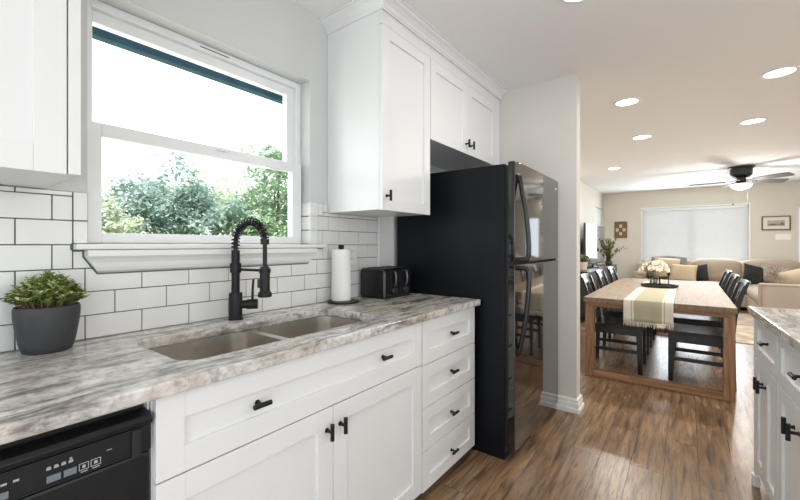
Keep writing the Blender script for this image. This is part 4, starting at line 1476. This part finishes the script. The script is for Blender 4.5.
# ------------------------------------------------------------------ ceiling fan and recessed lights
fx, fy = 2.285, 8.08
fn = thing('ceiling_fan', 'dark flush-mount ceiling fan with five blades and a bowl light', 'fan', (fx, fy, H))
m = MB(); m.lathe((fx, fy, 0), [(0, H - .001), (.165, H - .001), (.165, H - .02), (.14, H - .035), (.135, H - .13), (.10, H - .165), (.06, H - .175), (0, H - .165)], 40); m.build('motor_housing', M['fan'], fn, smooth=True)
m = MB(); m.lathe((fx, fy, 0), [(0, H - .16), (.06, H - .165), (.06, H - .235), (.145, H - .262), (.145, H - .272), (0, H - .274)], 36); m.build('light_fitter', M['fan'], fn, smooth=True)
m = MB(); m.lathe((fx, fy, 0), [(.141, H - .272), (.133, H - .298), (.106, H - .330), (.058, H - .352), (0, H - .359)], 36); m.build('light_bowl', M['fan_glass'], fn, smooth=True)
for k in range(5):
    an = R(-40 + 72 * k)
    d_ = Vector((math.cos(an), math.sin(an), 0)); sd = Vector((-d_.y, d_.x, 0))
    zc = H - .215
    m = MB(); m.bar(Vector((fx, fy, zc)) + d_ * .06, Vector((fx, fy, zc - .01)) + d_ * .22, .04, .008, up=(0, 0, 1)); ir = m.build('blade_iron', M['fan'], fn)
    m = MB()
    pts = [(.19, .05), (.30, .062), (.55, .072), (.64, .066), (.665, .045), (.665, -.045), (.64, -.066), (.55, -.072), (.30, -.062), (.19, -.05)]
    pl_ = [Vector((fx, fy, zc - .012)) + d_ * u + sd * v + Vector((0, 0, -v * .26)) for u, v in pts]
    m.prism(pl_, (0, 0, .007)); m.build('blade', M['blade'], fn)
for dx, dy in ((-.10, -.075), (.085, .085)):
    m = MB(); m.tube([(fx + dx, fy + dy, H - .25), (fx + dx, fy + dy, 1.86)], .0013, 6); cb = m.build('pull_chain', M['blade'], fn)
    m = MB(); m.lathe((fx + dx, fy + dy, 1.83), [(0, 0), (.010, .006), (.012, .02), (.006, .032), (0, .034)], 14); m.build('chain_knob', M['fan'], cb, smooth=True)

places = [(1.185, 2.0, 'round recessed ceiling light at the top edge, nearest the wall cabinets'),
          (1.185, 3.81, 'round recessed ceiling light just beyond the stub wall, over the near table end'),
          (1.185, 5.15, 'round recessed ceiling light over the middle of the table on the television side'),
          (.665, 6.97, 'smallest recessed ceiling light, before the media console'),
          (2.13, 3.81, 'large recessed ceiling light on the island side, near the frame edge'),
          (2.13, 5.15, 'recessed ceiling light on the island side, second toward the fan')]
proto = None
for i, (x, y, lab) in enumerate(places):
    if proto is None:
        proto = thing('recessed_light', lab, 'ceiling light', (x, y, H), 'recessed ceiling lights')
        m = MB(); m.lathe((x, y, H), [(.08, -.001), (.082, -.008), (.10, -.007), (.104, -.001)], 40); m.build('trim_ring', M['trim'], proto, smooth=True)
        m = MB(); m.lathe((x, y, H), [(0, -.004), (.081, -.004)], 40); m.build('lens', M['lens'], proto)
    else:
        dup(proto, (x, y, H), 0, lab)
fill_lights = [(3.4, 3.8, 'added recessed fill light past the picture edge, level with the near end of the table'),
        (3.4, 5.15, 'added recessed fill light past the picture edge, level with the middle of the table'),
        (3.9, 7.0, 'added recessed fill light over the right-hand sofa section'),
        (3.0, 1.2, 'added recessed fill light above the outer side of the island')]
for x, y, lab in fill_lights:  # unseen fittings, added with their lamps to brighten the room
    dup(proto, (x, y, H), 0, lab)
lamp_spots = [(x, y) for x, y, _ in places + fill_lights]
for x, y in lamp_spots:
    far = y > 4.5
    L_ = bpy.data.lights.new('downlight', 'AREA'); L_.shape = 'DISK'; L_.size = .15
    L_.energy = 19 if far else 4.5
    L_.color = (1, .955, .89) if far else (1, .95, .89)
    o = bpy.data.objects.new('downlight', L_); o.location = (x, y, H - .012); col.objects.link(o)
L_ = bpy.data.lights.new('fan_lamp', 'POINT'); L_.shadow_soft_size = .08; L_.energy = 26; L_.color = (1, .955, .89)
o = bpy.data.objects.new('fan_lamp', L_); o.location = (fx, fy, H - .44); col.objects.link(o)

# ------------------------------------------------------------------ outdoors
m = MB(); m.box(-60, -.16, -30, 60, -.3, -.12)
struct(m.build('ground_outside', M['lawn']), 'lawn outside the kitchen window')
m = MB(); m.prism([(-.155, -1.5, 2.42), (-.62, -1.5, 2.24), (-.62, -1.5, 2.36), (-.155, -1.5, 2.54)], (0, 8, 0)); m.box(-.65, -.60, -1.5, 6.5, 2.182, 2.37)
struct(m.build('roof_eave', M['eave']), 'blue grey roof eave above the kitchen window')

def tree(loc, blobs, label, mt, n, lsize, seed, trunk_h):
    rr = random.Random(seed)
    t_ = thing('garden_tree', label, 'tree', loc, 'trees outside the kitchen window')
    mb = MB(); x, y = loc[0], loc[1]
    mb.tube([(x, y, -.12), (x + .05, y + .1, trunk_h * .5), (x, y + .15, trunk_h)], [.16, .12, .09], 10)
    lf = MB()
    for (dx, dy, z_, r_) in blobs:
        c0 = Vector((x + dx, y + dy, z_))
        mb.tube([(x, y + .12, trunk_h * .8), (x + dx * .5, y + dy * .5 + .05, (trunk_h + z_) / 2), c0], [.06, .04, .015], 7)
        cl_ = [c0 + Vector((rr.gauss(0, .45), rr.gauss(0, .45), rr.gauss(0, .36))) * r_ for _ in range(26)]
        for k in range(n):
            q = rr.choice(cl_)
            p_ = q + Vector((rr.gauss(0, 1), rr.gauss(0, 1), rr.gauss(0, 1))) * r_ * .13
            d_ = Vector((rr.uniform(-1, 1), rr.uniform(-1, 1), rr.uniform(-.8, .5)))
            lf.leaf(p_, d_, (rr.uniform(-.6, .6), rr.uniform(-.6, .6), 1), rr.uniform(.7, 1.3) * lsize, lsize * .6)
    mb.build('trunk', M['bark'], t_, smooth=True)
    lf.build('foliage', M[mt], t_, recalc=False)
tree((-9.5, 4.2, -.12), [(0, .3, 2.5, 1.1), (0, 1.2, 2.2, 1.0), (.3, -.8, 2.0, .9), (-.2, .3, 1.4, .9), (0, 1.4, 1.3, .9), (0, -.8, 1.2, .8)], 'blue green broad tree seen in the lower middle of the sash', 'tree1', 2000, .14, 1, 1.3)
tree((-8.5, 2.2, -.12), [(0, 0, 1.9, .6), (0, .6, 1.6, .7), (0, -.6, 1.6, .6), (0, .9, 1.2, .6)], 'pale sunlit low tree seen at the left of the lower sash', 'tree3', 800, .12, 2, 1.0)
tree((-9.0, 7.4, -.12), [(0, 0, 3.0, 1.2), (0, 1.2, 2.8, 1.3), (0, -.9, 2.0, .9), (.3, .8, 1.7, 1.1), (0, 2.2, 3.2, 1.3), (0, .2, 3.9, .7), (0, -.6, 1.3, .9), (0, 1.3, 1.2, 1.0)], 'fresh green tall tree seen at the right of the sash', 'tree2', 1700, .15, 3, 1.4)
tree((-13, 7.0, -.12), [(0, 0, 3.0, 1.5), (0, -1.6, 2.4, 1.4), (0, 1.7, 2.6, 1.5), (0, -3.0, 1.8, 1.2)], 'pale distant tree filling the gap between the nearer trees', 'tree3', 1100, .2, 4, 1.5)
tree((-13.5, 13.5, -.12), [(0, 0, 3.4, 1.6), (0, 1.6, 2.6, 1.4), (0, -1.7, 2.4, 1.5)], 'far dark green tree beyond the tall one', 'tree2', 900, .2, 5, 1.5)
